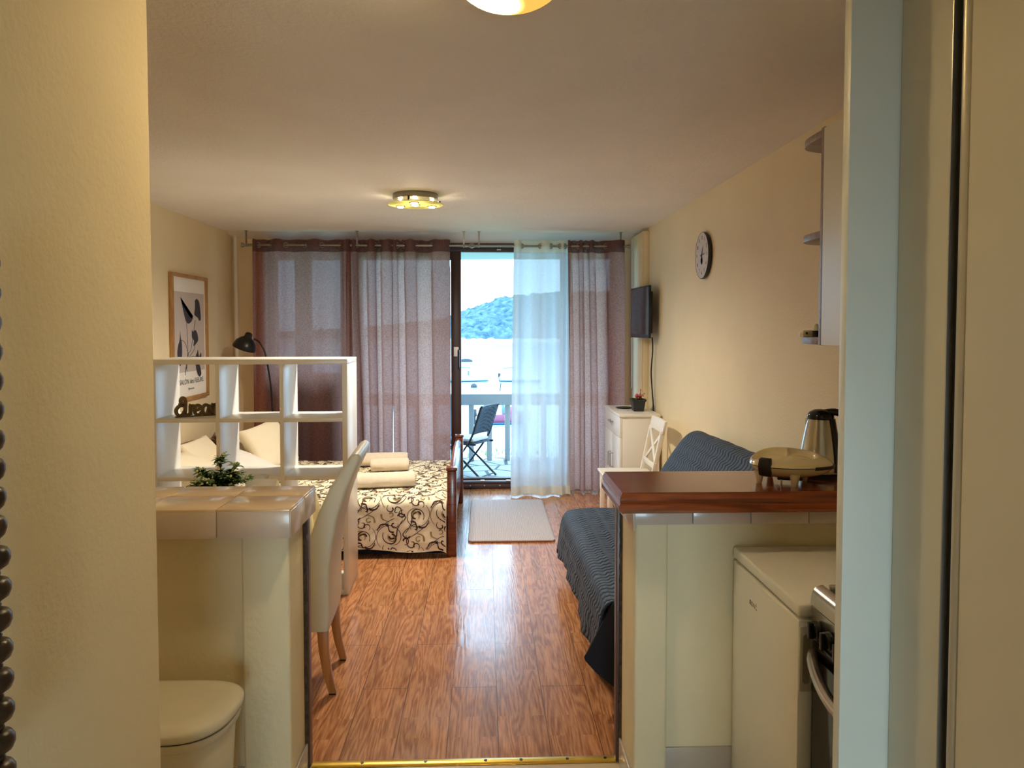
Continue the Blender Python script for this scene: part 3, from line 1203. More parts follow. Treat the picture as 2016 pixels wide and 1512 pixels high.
MOT = motif()
MOT2 = list(MOT)
for pts_, w_, tp_, c_ in MOT:  # a second, turned scroll fills the gap of each repeat
    MOT2.append(([(.175 - .92 * p[0], .155 - .92 * p[1]) for p in pts_], w_, tp_, c_))
brown_b, olive_b = MB(), MB()
W_ = SX1 - SX0
va, vb = (.37, .165), (.34, -.125)
for i in range(-7, 9):
    for j in range(-9, 16):
        ox = i * va[0] + j * vb[0] - .02
        oy = i * va[1] + j * vb[1] + .02
        if not (-.2 < ox < W_ + .2 and -.2 < oy < Ltot + .2):
            continue
        for pts, w, tp, colr in MOT2 if len(MOT2) else MOT:
            run = []
            runs = []
            for k, p in enumerate(pts):
                q = (ox + p[0], oy + p[1])
                if .008 < q[0] < W_ - .004 and .006 < q[1] < Ltot - .01:
                    run.append((q, k / (len(pts) - 1)))
                else:
                    if len(run) > 1:
                        runs.append(run)
                    run = []
            if len(run) > 1:
                runs.append(run)
            tgt = olive_b if colr else brown_b
            for run in runs:
                vs = []
                for k, (q, t) in enumerate(run):
                    q0, q1 = run[max(k - 1, 0)][0], run[min(k + 1, len(run) - 1)][0]
                    d = Vector((q1[0] - q0[0], q1[1] - q0[1]))
                    d = d.normalized() if d.length > 1e-9 else Vector((1, 0))
                    hw = w * ((.35 + .9 * t) if tp == 'end' else (.55 + .45 * math.sin(PI * t))) * .74
                    if tp == 'end' and t > .93:
                        hw *= .75
                    nn = Vector((-d.y, d.x)) * hw
                    vs.append((tgt.bm.verts.new(spread((q[0] + nn.x) / W_, q[1] + nn.y, .0022)),
                               tgt.bm.verts.new(spread((q[0] - nn.x) / W_, q[1] - nn.y, .0022))))
                for a, c in zip(vs, vs[1:]):
                    tgt.bm.faces.new((a[0], a[1], c[1], c[0]))
brown_b.build('brown_scrolls', scroll_brown, bs, angle=180)
olive_b.build('olive_scrolls', scroll_olive, bs, angle=180)


# pillows
def pillow(name, c, size, rot, m, label, puff=.085, seedv=0, grp=None):
    b = MB()
    w, h = size

    def side(sg):
        def fn(u, v):
            a, c_ = u * 2 - 1, v * 2 - 1
            k = (1 - a * a) ** .5 * (1 - c_ * c_) ** .5 if abs(a) < 1 and abs(c_) < 1 else 0
            # corners stretch into little ears
            pull = 1 - .10 * (1 - abs(a) ** 3) * abs(c_) ** 3
            pull2 = 1 - .10 * (1 - abs(c_) ** 3) * abs(a) ** 3
            z = sg * (puff * k ** .55 + .004) + .008 * noise.noise(Vector((a * 2.2 + seedv, c_ * 2.2, sg)))
            return Vector((a * w / 2 * pull2, c_ * h / 2 * pull, z if abs(a) < 1 and abs(c_) < 1 else 0))
        return fn
    b.grid(side(1), 28, 28).grid(side(-1), 28, 28)
    bmesh.ops.remove_doubles(b.bm, verts=b.bm.verts, dist=.0008)
    M = Matrix.Translation(Vector(c)) @ rot
    b.bm.transform(M)
    o = b.build(name, m, angle=180)
    recentre(o)
    return tag(o, label, 'pillow', grp)


def rot3(x, y, z):
    return Matrix.Rotation(R(z), 4, 'Z') @ Matrix.Rotation(R(y), 4, 'Y') @ Matrix.Rotation(R(x), 4, 'X')


pillow('bed_pillow', (-2.10, 5.70, .495), (.56, .62), rot3(-3, 24, 6), pillow_m, 'cream speckled pillow leaning on the headboard nearest the camera', .095, 1)
pillow('bed_pillow', (-2.24, 6.16, .525), (.42, .46), rot3(4, 50, -4), pillow_m, 'cream pillow behind the speckled pillow against the headboard', .07, 2)
pillow('bed_pillow', (-2.16, 6.62, .575), (.46, .46), rot3(-8, 64, 6), pillow_m, 'plain cream pillow leaning at the far end of the headboard', .065, 3)
pillow('bed_pillow', (-1.90, 6.10, .475), (.50, .46), rot3(5, 24, 4), pillow_w, 'white pillow lying low in front of the cream pillows', .075, 4)
pillow('square_cushion', (-1.83, 6.47, .59), (.44, .44), rot3(0, 0, -34) @ rot3(0, 60, 0) @ rot3(0, 0, 12), pillow_m, 'cream square cushion standing tilted at the front of the pillows', .075, 5)


# rolled towels
def towel(c, L, r_, rz, label, seedv):
    t = thing('rolled_towel', label, 'towel', c, R(rz), 'rolled towels on the bed')
    b = MB()
    n = 40

    def fn(u, v):
        x = (u - .5) * L
        a = v * 2 * PI
        e = 1 - max(0, abs(u - .5) * 2 - .93) / .07 * .12
        rr = r_ * e * (1 + .05 * noise.noise(Vector((x * 9, math.cos(a) * 1.5, math.sin(a) * 1.5 + seedv))))
        flat = .84 if math.sin(a) < 0 else .95
        return Vector((x, rr * 1.16 * math.cos(a), r_ * .84 + rr * flat * math.sin(a)))
    b.grid(fn, 26, n)
    bmesh.ops.remove_doubles(b.bm, verts=b.bm.verts, dist=.0005)
    b.build('roll', towel_m, t, local=True, angle=180)
    for sx in (-1, 1):
        b = MB()
        pts = []
        for i in range(60):
            q = i / 59
            rr = r_ * (.95 - .85 * q)
            a = q * 2.6 * 2 * PI + .4
            pts.append((sx * (L / 2 - .002), rr * 1.1 * math.cos(a), r_ * .84 + rr * .86 * math.sin(a)))
        b.tube(pts, .0085, 6)
        b.build('rolled_end', towel_m, t, local=True)
    # loose edge of the cloth
    b = MB()
    b.tube([((i / 12 - .5) * L * .97, r_ * .5 + .004 * math.sin(i), r_ * 1.62 + .003 * math.cos(i * 2)) for i in range(13)], .006, 6)
    b.build('loose_edge', towel_m, t, local=True)
    return t


p = at(730, 972, Z=ZT)
towel((at(740, 968, Z=ZT + .02).x, 5.62, ZT + .004), .50, .062, 9, 'rolled cream towel on the bed, nearest of the three', 1)
towel((at(766, 925, Z=ZT + .02).x, 6.28, ZT + .004), .30, .058, 8, 'short rolled cream towel with its rolled end showing, lying behind the nearest towel', 2)
towel((at(738, 920, Z=ZT + .02).x, 6.52, ZT + .004), .50, .062, 5, 'rolled cream towel farthest back, partly hidden behind the short rolled towel', 3)

# ------------------------------------------------------------------ cube shelf
p0 = at(687, 1171, Z=0)
ang = R(1.0)
bk = thing('cube_shelf', 'white open cube shelf dividing the bed from the dining table', 'shelf unit', (p0.x, p0.y, 0), ang)
cw, rows, cols, dp, th = .368, 4, 3, .37, .022
Wt = cw * cols
Ht = 1.405
rh = (Ht - th) / rows
TT = .03
b = MB()
b.box(-Wt - TT, 0 + .0, 0, dp, Ht - TT, Ht)
b.build('top_board', white_lam, bk, bevel=.0015, local=True)
MB().box(-Wt, 0, 0, dp, .0, TT).build('bottom_board', white_lam, bk, bevel=.0015, local=True)
MB().box(-TT, 0, -.0005, dp, .0, Ht - TT).build('side_panel', white_lam, bk, bevel=.0015, local=True)
MB().box(-Wt - TT, -Wt, -.0005, dp, 0, Ht - TT).build('side_panel', white_lam, bk, bevel=.0015, local=True)
for c in range(1, cols):
    x = -c * cw - TT / 2
    MB().box(x - th / 2, x + th / 2, .001, dp - .001, TT, Ht - TT).build('divider', white_lam, bk, bevel=.001, local=True)
for r_ in range(1, rows):
    z = Ht - TT / 2 - r_ * ((Ht - TT) / rows)
    for c in range(cols):
        x1 = -TT if c == 0 else -c * cw - TT / 2 - th / 2
        x0 = -Wt if c == cols - 1 else -(c + 1) * cw - TT / 2 + th / 2
        MB().box(x0, x1, .001, dp - .001, z - th / 2, z + th / 2).build('shelf_board', white_lam, bk, bevel=.001, local=True)

# dream ornament on the shelf
zs = Ht - TT / 2 - (Ht - TT) / rows + th / 2
Mb = Matrix.Translation((p0.x, p0.y, 0)) @ Matrix.Rotation(ang, 4, 'Z')
oc = Mb @ Vector((-Wt + .088, .075, zs))
orn = thing('dream_ornament', "grey-brown wooden word 'dream' standing on the cube shelf", 'ornament', oc, ang + R(31))
b = MB()
hw = .0085
strokes = [
    # d
    [(.052, .062), (.03, .068), (.012, .05), (.010, .028), (.022, .010), (.04, .014), (.052, .036)],
    [(.052, .012), (.055, .05), (.056, .09), (.048, .112), (.036, .108), (.033, .088), (.045, .072), (.022, .074)],
    [(.052, .036), (.056, .012), (.068, .010), (.078, .02)],
    # r
    [(.074, .068), (.080, .062), (.080, .010)],
    [(.080, .048), (.092, .064), (.104, .060)],
    # e
    [(.100, .034), (.124, .042), (.130, .058), (.118, .066), (.105, .055), (.101, .034), (.108, .014), (.124, .010), (.138, .024)],
    # a
    [(.172, .058), (.158, .066), (.144, .052), (.142, .028), (.152, .011), (.166, .018), (.173, .040)],
    [(.174, .066), (.174, .024), (.180, .010), (.190, .016)],
    # m
    [(.190, .066), (.194, .060), (.194, .008)],
    [(.194, .046), (.206, .064), (.215, .056), (.216, .008)],
    [(.216, .046), (.228, .064), (.238, .056), (.239, .016), (.247, .010)],
]
for st in strokes:
    sweep2d(b, smoothpts(st, 5), hw, .022, Matrix.Translation((-.01, 0, 0)))
b.box(-.006, .24, -.011, .011, 0, .006)
bmesh.ops.transform(b.bm, matrix=Matrix.Diagonal((1.12, 1, 1.02, 1)), verts=b.bm.verts)
b.build('lettering', dreamwood, orn, local=True, angle=30)

# ------------------------------------------------------------------ dining table, cloth and what stands on it
TZ = .745
tx0_, tx1_, tyy0, tyy1 = -1.75, -.87, 3.22, 3.90
dt = thing('dining_table', 'dining table under a pale yellow cloth behind the tiled worktop', 'table', ((tx0_ + tx1_) / 2, 3.56, 0))
MB().box(tx0_, tx1_, tyy0, tyy1, TZ - .03, TZ).build('tabletop', oak, dt, bevel=.004)
for x in (tx0_ + .06, tx1_ - .06):
    for y in (tyy0 + .06, tyy1 - .06):
        MB().box(x - .03, x + .03, y - .03, y + .03, 0, TZ - .03).build('leg', oak, dt, bevel=.004)


def cloth_fn(u, v):
    # u round the rim (0..1), v from rim to hem
    hx, hy = (tx1_ - tx0_) / 2 + .006, (tyy1 - tyy0) / 2 + .006
    per = 4 * (hx + hy)
    s = u * per
    if s < 2 * hx:
        p, n = Vector((-hx + s, -hy)), Vector((0, -1))
    elif s < 2 * hx + 2 * hy:
        p, n = Vector((hx, -hy + s - 2 * hx)), Vector((1, 0))
    elif s < 4 * hx + 2 * hy:
        p, n = Vector((hx - (s - 2 * hx - 2 * hy), hy)), Vector((0, 1))
    else:
        p, n = Vector((-hx, hy - (s - 4 * hx - 2 * hy))), Vector((-1, 0))
    corner = min(abs(abs(p.x) - hx) + abs(abs(p.y) - hy), .2)
    cdx = min(abs(abs(p.x) - hx), .12) if abs(abs(p.y) - hy) < 1e-6 else min(abs(abs(p.y) - hy), .12)
    k = (1 - cdx / .12)
    out = v * (.025 + .03 * k + .022 * math.sin(s * 24) * (1 - .4 * k))
    drop = .20 + .07 * k
    q = p + n * out + (p.normalized() * (.03 * k * v))
    return Vector(((tx0_ + tx1_) / 2 + q.x, (tyy0 + tyy1) / 2 + q.y, TZ + .004 - v * drop))


b = MB()
b.grid(cloth_fn, 200, 14)
b.box(tx0_ - .004, tx1_ + .004, tyy0 - .004, tyy1 + .004, TZ + .001, TZ + .005)
bmesh.ops.remove_doubles(b.bm, verts=b.bm.verts, dist=.0005)
tc_ = b.build('tablecloth', yellow_cloth, angle=60)
recentre(tc_)
tag(tc_, 'pale yellow tablecloth hanging in folds over the dining table', 'tablecloth')

# artificial plant in a pot
pc = at(434, 955, Y=3.62)
pt = thing('potted_plant', 'small bushy green plant with pale buds on the dining table', 'plant', (pc.x, 3.62, TZ + .006))
MB().lathe([(.0, 0), (.042, 0), (.052, .075), (.055, .08), (.048, .08), (.0, .07)], (0, 0, 0), 24).build('pot', white_lam, pt, local=True)
rnd = random.Random(11)
stems, leaves, buds = MB(), MB(), MB()


def leaf(b, base, d, up, L, w):
    d = d.normalized()
    sd = d.cross(up).normalized()
    nn = sd.cross(d)
    rows_ = []
    for i in range(5):
        t = i / 4
        ww = w * math.sin(PI * min(1, t * .92 + .06)) ** .8
        c = base + d * (L * t) + nn * (-.25 * L * t * t)
        rows_.append((c - sd * ww + nn * ww * .3, c, c + sd * ww + nn * ww * .3))
    vv = [[b.bm.verts.new(q) for q in r_] for r_ in rows_]
    for a, c in zip(vv, vv[1:]):
        b.bm.faces.new((a[0], a[1], c[1], c[0]))
        b.bm.faces.new((a[1], a[2], c[2], c[1]))


for sidx in range(20):
    a = rnd.uniform(0, 2 * PI)
    sp = rnd.uniform(.05, .135)
    hh = rnd.uniform(.03, .10)
    if sidx == 0:
        a, sp, hh = 1.5, .012, .165
    if sidx == 1:
        a, sp, hh = .1, .075, .125
    if sidx == 2:
        a, sp, hh = 3.3, .085, .105
    pts = smoothpts([(0, 0, .06), (sp * .35 * math.cos(a), sp * .35 * math.sin(a), .06 + hh * .5),
                     (sp * math.cos(a), sp * math.sin(a), .06 + hh)], 6)
    stems.tube(pts, .0022, 6)
    for k in range(58):
        q = pts[min(len(pts) - 1, int(rnd.uniform(.25, 1) * len(pts)))]
        aa = rnd.uniform(0, 2 * PI)
        d = Vector((math.cos(aa), math.sin(aa), rnd.uniform(-.1, .9)))
        leaf(leaves, Vector(q), d, Vector((0, 0, 1)), rnd.uniform(.028, .05), rnd.uniform(.007, .012))
    for k in range(7):
        q = Vector(pts[-1]) + Vector((rnd.uniform(-.016, .016), rnd.uniform(-.016, .016), rnd.uniform(-.004, .018)))
        buds.ball(q, rnd.uniform(.004, .0065), 8, 6)
stems.build('stems', stem_m, pt, local=True)
lf = leaves.build('leaves', leaf_m, pt, local=True, angle=180)
buds.build('pale_buds', leaf_pale, pt, local=True)['kind'] = 'stuff'

# drinking glass and folded card
gp = at(512, 945, Y=3.80)
gl = MB().lathe([(.0, .0), (.034, 0), (.043, .105), (.0415, .105), (.0325, .008), (.0, .008)], (gp.x, 3.80, TZ + .006), 40)
go = gl.build('drinking_glass', tumbler_m)
recentre(go)
tag(go, 'clear empty drinking glass on the dining table beside the green plant', 'glass')
q0, q1 = at(482, 950, Y=3.72), at(546, 950, Y=3.72)
bk2 = thing('menu_card', 'white folded paper card standing like a low tent on the dining table', 'card', ((q0.x + q1.x) / 2, 3.72, TZ + .006))
hw_ = (q1.x - q0.x) / 2
for y0_, y1_ in ((-.085, .02), (.11, .02)):
    b = MB()
    b.rings([[Vector((sx * hw_ * (1 if z < .01 else .93), y, z + dz)) for sx, dz in ((-1, 0), (1, 0), (1, .002), (-1, .002))] for y, z in ((y0_, .0), (y1_, .098))])
    b.build('leaf', paper, bk2, local=True)

# ------------------------------------------------------------------ cream dining chair (faces the table, its back to the aisle)
ca = R(3)
chair = thing('dining_chair', 'high-backed pale leatherette dining chair with honey wood legs', 'chair', (-.80, 3.44, 0), ca)


def L2(x, y, z):
    return Vector((x, y, z))


# local: +x is the chair's back side, seat to -x, width along y
hwid = .20
prof = []   # (z, x of rear face, thickness)
for z, xr, tk in ((.285, .115, .125), (.36, .122, .135), (.45, .120, .135), (.55, .122, .118), (.68, .140, .105), (.80, .168, .09),
                  (.90, .202, .078), (.98, .238, .066), (1.022, .258, .056)):
    prof.append((z, xr, tk))
b = MB()
rr = []
for z, xr, tk in prof:
    wv = hwid + .012 * (z - .3)
    ring = []
    crn = .016
    for (cx_, cy_, a0) in ((xr - crn, wv - crn, 0), (xr - tk + crn, wv - crn, 90), (xr - tk + crn, -wv + crn, 180), (xr - crn, -wv + crn, 270)):
        for k in range(5):
            a = R(a0 + k * 22.5)
            ring.append(Vector((cx_ + crn * math.cos(a), cy_ + crn * math.sin(a), z)))
    rr.append(ring)
# rounded crown
z, xr, tk = prof[-1]
for k in range(1, 6):
    a = k / 5 * PI / 2
    sc = math.cos(a)
    top = []
    cxx = xr - tk / 2 + .008 * math.sin(a)
    for p in rr[8]:
        top.append(Vector((cxx + (p.x - (xr - tk / 2)) * max(sc, .12), p.y * (1 - .02 * math.sin(a)), z + .03 * math.sin(a))))
    rr.append(top)
b.rings(rr)
b.build('backrest', leather, chair, local=True, angle=50)
b = MB().box(-.36, .02, -hwid - .006, hwid + .006, .30, .475)
b.build('seat', leather, chair, local=True, bevel=.03, seg=4)
for y in (-hwid + .03, hwid - .03):
    b = MB()
    b.rings([[Vector((cx_ + sx * w, y + sy * w * .9, z)) for sx, sy in ((-1, -1), (1, -1), (1, 1), (-1, 1))]
             for z, cx_, w in ((.30, .088, .023), (.2, .092, .021), (.1, .105, .018), (.006, .128, .016))])
    lg = b.build('leg', oak, chair, local=True, bevel=.003)
    MB().box(.128 - .014, .128 + .014, y - .013, y + .013, 0, .006).build('felt_pad', black, lg, local=True)
for y in (-hwid + .03, hwid - .03):
    b = MB()
    b.rings([[Vector((cx_ + sx * w, y + sy * w, z)) for sx, sy in ((-1, -1), (1, -1), (1, 1), (-1, 1))]
             for z, cx_, w in ((.31, -.32, .022), (0, -.325, .016))])
    b.build('leg', oak, chair, local=True, bevel=.003)

# ------------------------------------------------------------------ floor lamp
lp = thing('floor_lamp', 'black arc-neck floor lamp by the left brown curtain', 'lamp', (at(545, 900, Y=7.05).x, 7.05, 0))
bx_ = lp.location.x
MB().lathe([(0, 0), (.12, 0), (.12, .012), (.02, .022), (0, .022)], (bx_, 7.05, 0), 32).build('base', black, lp)
pts = [(bx_, 7.05, .02), (bx_ - .005, 7.05, .6)]
for px, py in ((537, 820), (533, 760), (526, 715), (520, 690), (511, 674), (500, 667)):
    q = at(px, py, Y=7.05)
    pts.append((q.x, 7.05, q.z))
MB().tube(smoothpts(pts, 8), .008, 10).build('pole', black, lp)
c = at(488, 664, Y=7.05)
tip = at(478, 690, Y=7.05)
M = Matrix.Translation((c.x, 7.05, c.z)) @ Matrix.Rotation(R(22), 4, 'Y') @ Matrix.Rotation(R(6), 4, 'X')
b = MB()
b.rings([[Vector((r_ * math.cos(2 * PI * j / 32), r_ * math.sin(2 * PI * j / 32), z)) for j in range(32)]
         for r_, z in ((.018, .045), (.030, .036), (.034, .012), (.036, .0), (.062, -.018), (.09, -.05), (.103, -.085), (.106, -.11), (.102, -.11), (.085, -.052), (.055, -.024), (.02, -.012))])
b.bm.transform(M)
b.build('lamp_shade', black, lp)

# ------------------------------------------------------------------ framed botanical poster
fy0, fy1, fz0, fz1 = 5.98, 6.735, 1.0, 2.02
pf = thing('framed_poster', 'oak-framed botanical poster on the left wall above the bed', 'picture', (XL, 6.36, 1.0))
x0, x1 = XL + .001, XL + .032
fw = .028
b = MB()
b.box(x0, x1, fy0, fy1, fz0, fz0 + fw).box(x0, x1, fy0, fy1, fz1 - fw, fz1)
b.box(x0, x1, fy0, fy0 + fw, fz0 + fw, fz1 - fw).box(x0, x1, fy1 - fw, fy1, fz0 + fw, fz1 - fw)
b.build('frame', frame_wood, pf, bevel=.002)
MB().box(x0, XL + .012, fy0 + fw, fy1 - fw, fz0 + fw, fz1 - fw).build('sheet', paper, pf)
pw, phh = fy1 - fy0, fz1 - fz0


def PP(u, v, dx=.0):
    return Vector((XL + .0125 + dx, fy0 + u * pw, fz0 + v * phh))


MB().box(XL + .012, XL + .0126, fy0 + .10 * pw, fy0 + .93 * pw, fz0 + .225 * phh, fz0 + .86 * phh).build('print_ground', print_bg, pf)


def blob(b, pts):
    vs = [b.bm.verts.new(PP(u, v, .0006)) for u, v in [tuple(p) for p in smoothpts([Vector((q[0], q[1])) for q in pts + [pts[0]]], 5)[:-1]]]
    b.bm.faces.new(vs)


b = MB()
blob(b, [(.26, .82), (.30, .77), (.38, .755), (.44, .70), (.52, .665), (.58, .655), (.60, .675), (.57, .635), (.48, .61), (.40, .63), (.34, .70), (.30, .76)])
blob(b, [(.66, .80), (.72, .815), (.79, .79), (.82, .72), (.83, .65), (.78, .635), (.74, .66), (.69, .67), (.64, .69), (.66, .74)])
blob(b, [(.56, .565), (.60, .545), (.66, .56), (.72, .53), (.74, .475), (.66, .44), (.60, .43), (.62, .47), (.56, .50)])
blob(b, [(.24, .56), (.255, .50), (.28, .455), (.285, .38), (.26, .30), (.22, .28), (.17, .32), (.155, .38), (.18, .44), (.22, .48)])
blob(b, [(.70, .37), (.73, .395), (.76, .34), (.82, .37), (.83, .32), (.77, .285), (.80, .24), (.82, .19), (.76, .17), (.70, .20), (.66, .26), (.66, .34)])
b.build('flower_print', print_ink, pf, smooth=False)
b = MB()
for st in ([(.42, .62), (.43, .5), (.44, .40), (.40, .28), (.41, .23)], [(.66, .64), (.60, .52), (.52, .40), (.44, .36), (.40, .24)],
           [(.26, .48), (.36, .46), (.44, .38), (.46, .34)], [(.64, .45), (.62, .40), (.50, .35), (.40, .30), (.36, .22)],
           [(.70, .33), (.58, .345), (.46, .32), (.38, .25), (.36, .2)]):
    b.tube([PP(u, v, .0006) for u, v in [tuple(q) for q in smoothpts([Vector(p) for p in st], 6)]], .0022, 5)
b.build('stem_print', print_ink, pf)
Mt = Matrix.Translation(PP(.54, .145, .0008)) @ Matrix(((0, 0, 1, 0), (1, 0, 0, 0), (0, 1, 0, 0), (0, 0, 0, 1)))
text_mb('SALÓN des FLEURS', .058, Mt, .0003, 1.05).build('lettering', print_ink, pf, smooth=False)
Mt = Matrix.Translation(PP(.53, .085, .0008)) @ Matrix(((0, 0, 1, 0), (1, 0, 0, 0), (0, 1, 0, 0), (0, 0, 0, 1)))
b = MB()
b.tube([Mt @ Vector((-.07 + i * .004, .012 * math.sin(i * 1.25) * (1 if i < 8 else .5), 0)) for i in range(32)], .0012, 5)
b.build('handwritten_line', print_ink, pf)


def uvgrid(b, fn, nu, nv, uvf):
    uv = b.bm.loops.layers.uv.verify()
    vs = [[b.bm.verts.new(fn(i / nu, j / nv)) for j in range(nv + 1)] for i in range(nu + 1)]
    for i in range(nu):
        for j in range(nv):
            idx = ((i, j), (i + 1, j), (i + 1, j + 1), (i, j + 1))
            f = b.bm.faces.new([vs[a][c] for a, c in idx])
            for lp_, (a, c) in zip(f.loops, idx):
                lp_[uv].uv = uvf(a / nu, c / nv)


# ------------------------------------------------------------------ sofa under a quilt
sofa = thing('sofa', 'sofa along the right wall, hidden under the blue quilt', 'sofa', (1.0, 4.05, 0))
MB().box(.56, 1.40, 3.24, 4.86, .10, .27).build('base', darknavy, sofa, bevel=.02)
MB().box(.56, 1.05, 3.24, 4.86, .27, .395).build('seat_cushion', darknavy, sofa, bevel=.03, seg=3)
b = MB()
b.prism([(1.04, 3.26, .27), (1.10, 3.26, .42), (1.30, 3.26, .88), (1.38, 3.26, .88), (1.42, 3.26, .27)], (0, 1.58, 0))
b.build('backrest', darknavy, sofa, bevel=.03)
for x in (.62, 1.34):
    for y in (3.30, 4.80):
        MB().tube([(x, y, 0), (x, y, .10)], .025, 10).build('leg', black, sofa)
prof = smoothpts([Vector(p) for p in ((.468, .175), (.478, .25), (.492, .34), (.515, .395), (.56, .418), (.66, .425), (.80, .425), (.93, .43), (1.02, .47), (1.07, .56), (1.14, .69),
                                      (1.22, .82), (1.285, .905), (1.335, .932), (1.385, .915), (1.42, .85), (1.44, .70))], 4)
plen = [0]
for a, c in zip(prof, prof[1:]):
    plen.append(plen[-1] + (c - a).length)
QY0, QY1 = 3.2, 4.90


def quilt(u, v):
    k = v * (len(prof) - 1)
    i = min(int(k), len(prof) - 2)
    p = prof[i] + (prof[i + 1] - prof[i]) * (k - i)
    x, z = p
    # along the sofa, dropping over its far end
    s = u * 2.05
    if s < QY1 - QY0 - .06:
        y, drop = QY0 + s, 0
    elif s < QY1 - QY0 - .06 + .10:
        a = (s - (QY1 - QY0 - .06)) / .0637
        y, drop = QY1 - .06 + .0637 * math.sin(a), .0637 * (1 - math.cos(a))
    else:
        y, drop = QY1 + .01, .0637 + (s - (QY1 - QY0 + .04))
    side = max(0, 1 - (z - .15) / .25) if x < .56 else 0
    x -= side * (.011 * math.sin(y * 11) + .006 * math.sin(y * 27 + 1))
    z += side * side * .02 * math.sin(y * 5)
    z += .006 * noise.noise(Vector((x * 6, y * 6, 2)))
    if x > 1.0:
        z += .03 * (QY1 - min(y, QY1)) / 1.7 * min(1, (x - 1) / .3)
        x += .03 * (QY1 - min(y, QY1)) / 1.7
        # rounded far shoulder of the backrest
        e = max(0, (y - (QY1 - .16)) / .17)
        z -= .06 * e * e * min(1, (x - 1.0) / .25)
    z = max(.12 if drop else z, z - drop)
    return Vector((x, y, z))


q = thing('sofa_quilt', 'blue quilted cover with wavy stitching draped over the sofa', 'quilt', (1.0, 4.05, .42))
b = MB()
uvgrid(b, quilt, 110, 90, lambda u, v: (u * 2.05, plen[int(v * (len(prof) - 1))]))
b.build('cover', quilt_m, q, angle=180, solid=.008)
# corner flap hanging at the near end; dark lining and shade put into its colour
flap = [(.56, .435), (.535, .40), (.49, .32), (.43, .21), (.418, .19), (.424, .175), (.47, .125), (.545, .065), (.66, .02), (.80, .02), (.92, .06), (.92, .43)]
b = MB()
b.prism([(x, 3.19 - (.43 - z) * .10, z) for x, z in flap], (0, .012, 0))
b.build('shaded_lining_corner', darknavy, q, bevel=.004)

# ------------------------------------------------------------------ white chair with crossed back
wc = thing('crossback_chair', 'small white wooden chair with a crossed back between dresser and sofa', 'chair', (1.13, 5.9, 0))
cy0, cy1 = 5.70, 6.10
b = MB().box(.91, 1.31, cy0 - .02, cy1 + .02, .432, .452)
b.build('seat', white_paint, wc, bevel=.006, seg=3)
for y in (cy0 + .01, cy1 - .01):
    MB().box(.93, .965, y - .018, y + .018, 0, .432).build('leg', white_paint, wc, bevel=.003)
    b = MB()
    b.bar((1.285, y, 0), (1.27, y, .45), .034, .034, (0, 1, 0))
    b.bar((1.27, y, .44), (1.345, y, .80), .034, .026, (0, 1, 0))
    b.build('back_leg', white_paint, wc, bevel=.003)
MB().box(.935, 1.28, cy0 + .02, cy1 - .02, .375, .43).build('seat_frame', white_paint, wc)
b = MB()
b.rings([[Vector((1.333 + dx + .030 * dz / .09 * .6 + .012 * (1 - (2 * t - 1) ** 2), cy0 - .02 + t * (cy1 - cy0 + .04), .785 + dz)) for dx, dz in ((0, 0), (.022, 0), (.022, .095), (0, .095))] for t in [i / 8 for i in range(9)]])
b.build('top_rail', white_paint, wc, bevel=.004)
b = MB()
b.bar((1.288, cy0, .53), (1.288, cy1, .53), .045, .018, (1, 0, .2))
b.build('lower_rail', white_paint, wc, bevel=.003)
for (ya, yb, dx) in ((cy0, cy1, 0), (cy1, cy0, .010)):
    b = MB()
    b.bar((1.29 + dx, ya, .545), (1.338 + dx, yb, .80), .028, .012, (1, 0, -.2))
    b.build('cross_slat', white_paint, wc, bevel=.002)

# ------------------------------------------------------------------ dresser with pot and coaster
dy0, dy1, dz = 6.34, 7.12, .86
dx0 = at(1220, 880, Y=dy0).x
dr = thing('dresser', 'white dresser with drawer and doors in the right corner beside the curtain', 'dresser', (1.3, 6.73, 0))
MB().box(dx0 + .018, 1.47, dy0 + .006, dy1 - .006, .02, dz - .022).build('body', white_lam, dr, bevel=.001)
MB().box(dx0 - .006, 1.475, dy0 - .006, dy1 + .006, dz - .022, dz).build('top', white_lam, dr, bevel=.002)
MB().box(dx0 + .03, 1.46, dy0 + .02, dy1 - .02, 0, .02).build('plinth', white_lam, dr)
ym = (dy0 + dy1) / 2


def handle(part, y, z, vert):
    b = MB()
    l = .06
    if vert:
        b.tube([(dx0, y, z - l), (dx0 - .025, y, z - l), (dx0 - .025, y, z + l), (dx0, y, z + l)], .007, 8)
    else:
        b.tube([(dx0, y - l, z), (dx0 - .025, y - l, z), (dx0 - .025, y + l, z), (dx0, y + l, z)], .007, 8)
    b.build('handle', alu, part)


d_ = MB().box(dx0, dx0 + .018, dy0 + .003, dy1 - .003, .665, dz - .026).build('drawer', white_lam, dr, bevel=.001)
handle(d_, ym, .76, False)
d_ = MB().box(dx0, dx0 + .018, dy0 + .003, ym - .0015, .03, .661).build('door', white_lam, dr, bevel=.001)
handle(d_, ym - .05, .42, True)
d_ = MB().box(dx0, dx0 + .018, ym + .0015, dy1 - .003, .03, .661).build('door', white_lam, dr, bevel=.001)
handle(d_, ym + .05, .42, True)
pp = at(1256, 809, Z=dz)
pot = thing('flower_pot', 'dark square flower pot with pink blooms on the white dresser', 'flower pot', (pp.x, pp.y, dz))
b = MB()
b.rings([[Vector((sx * w, sy * w, z)) for sx, sy in ((-1, -1), (1, -1), (1, 1), (-1, 1))] for w, z in ((.044, 0), (.055, .085), (.062, .088), (.064, .105), (.056, .105), (.052, .09))])
b.build('pot', darkgrey, pot, local=True, bevel=.004)
fl, gr, sm = MB(), MB(), MB()
rnd = random.Random(5)
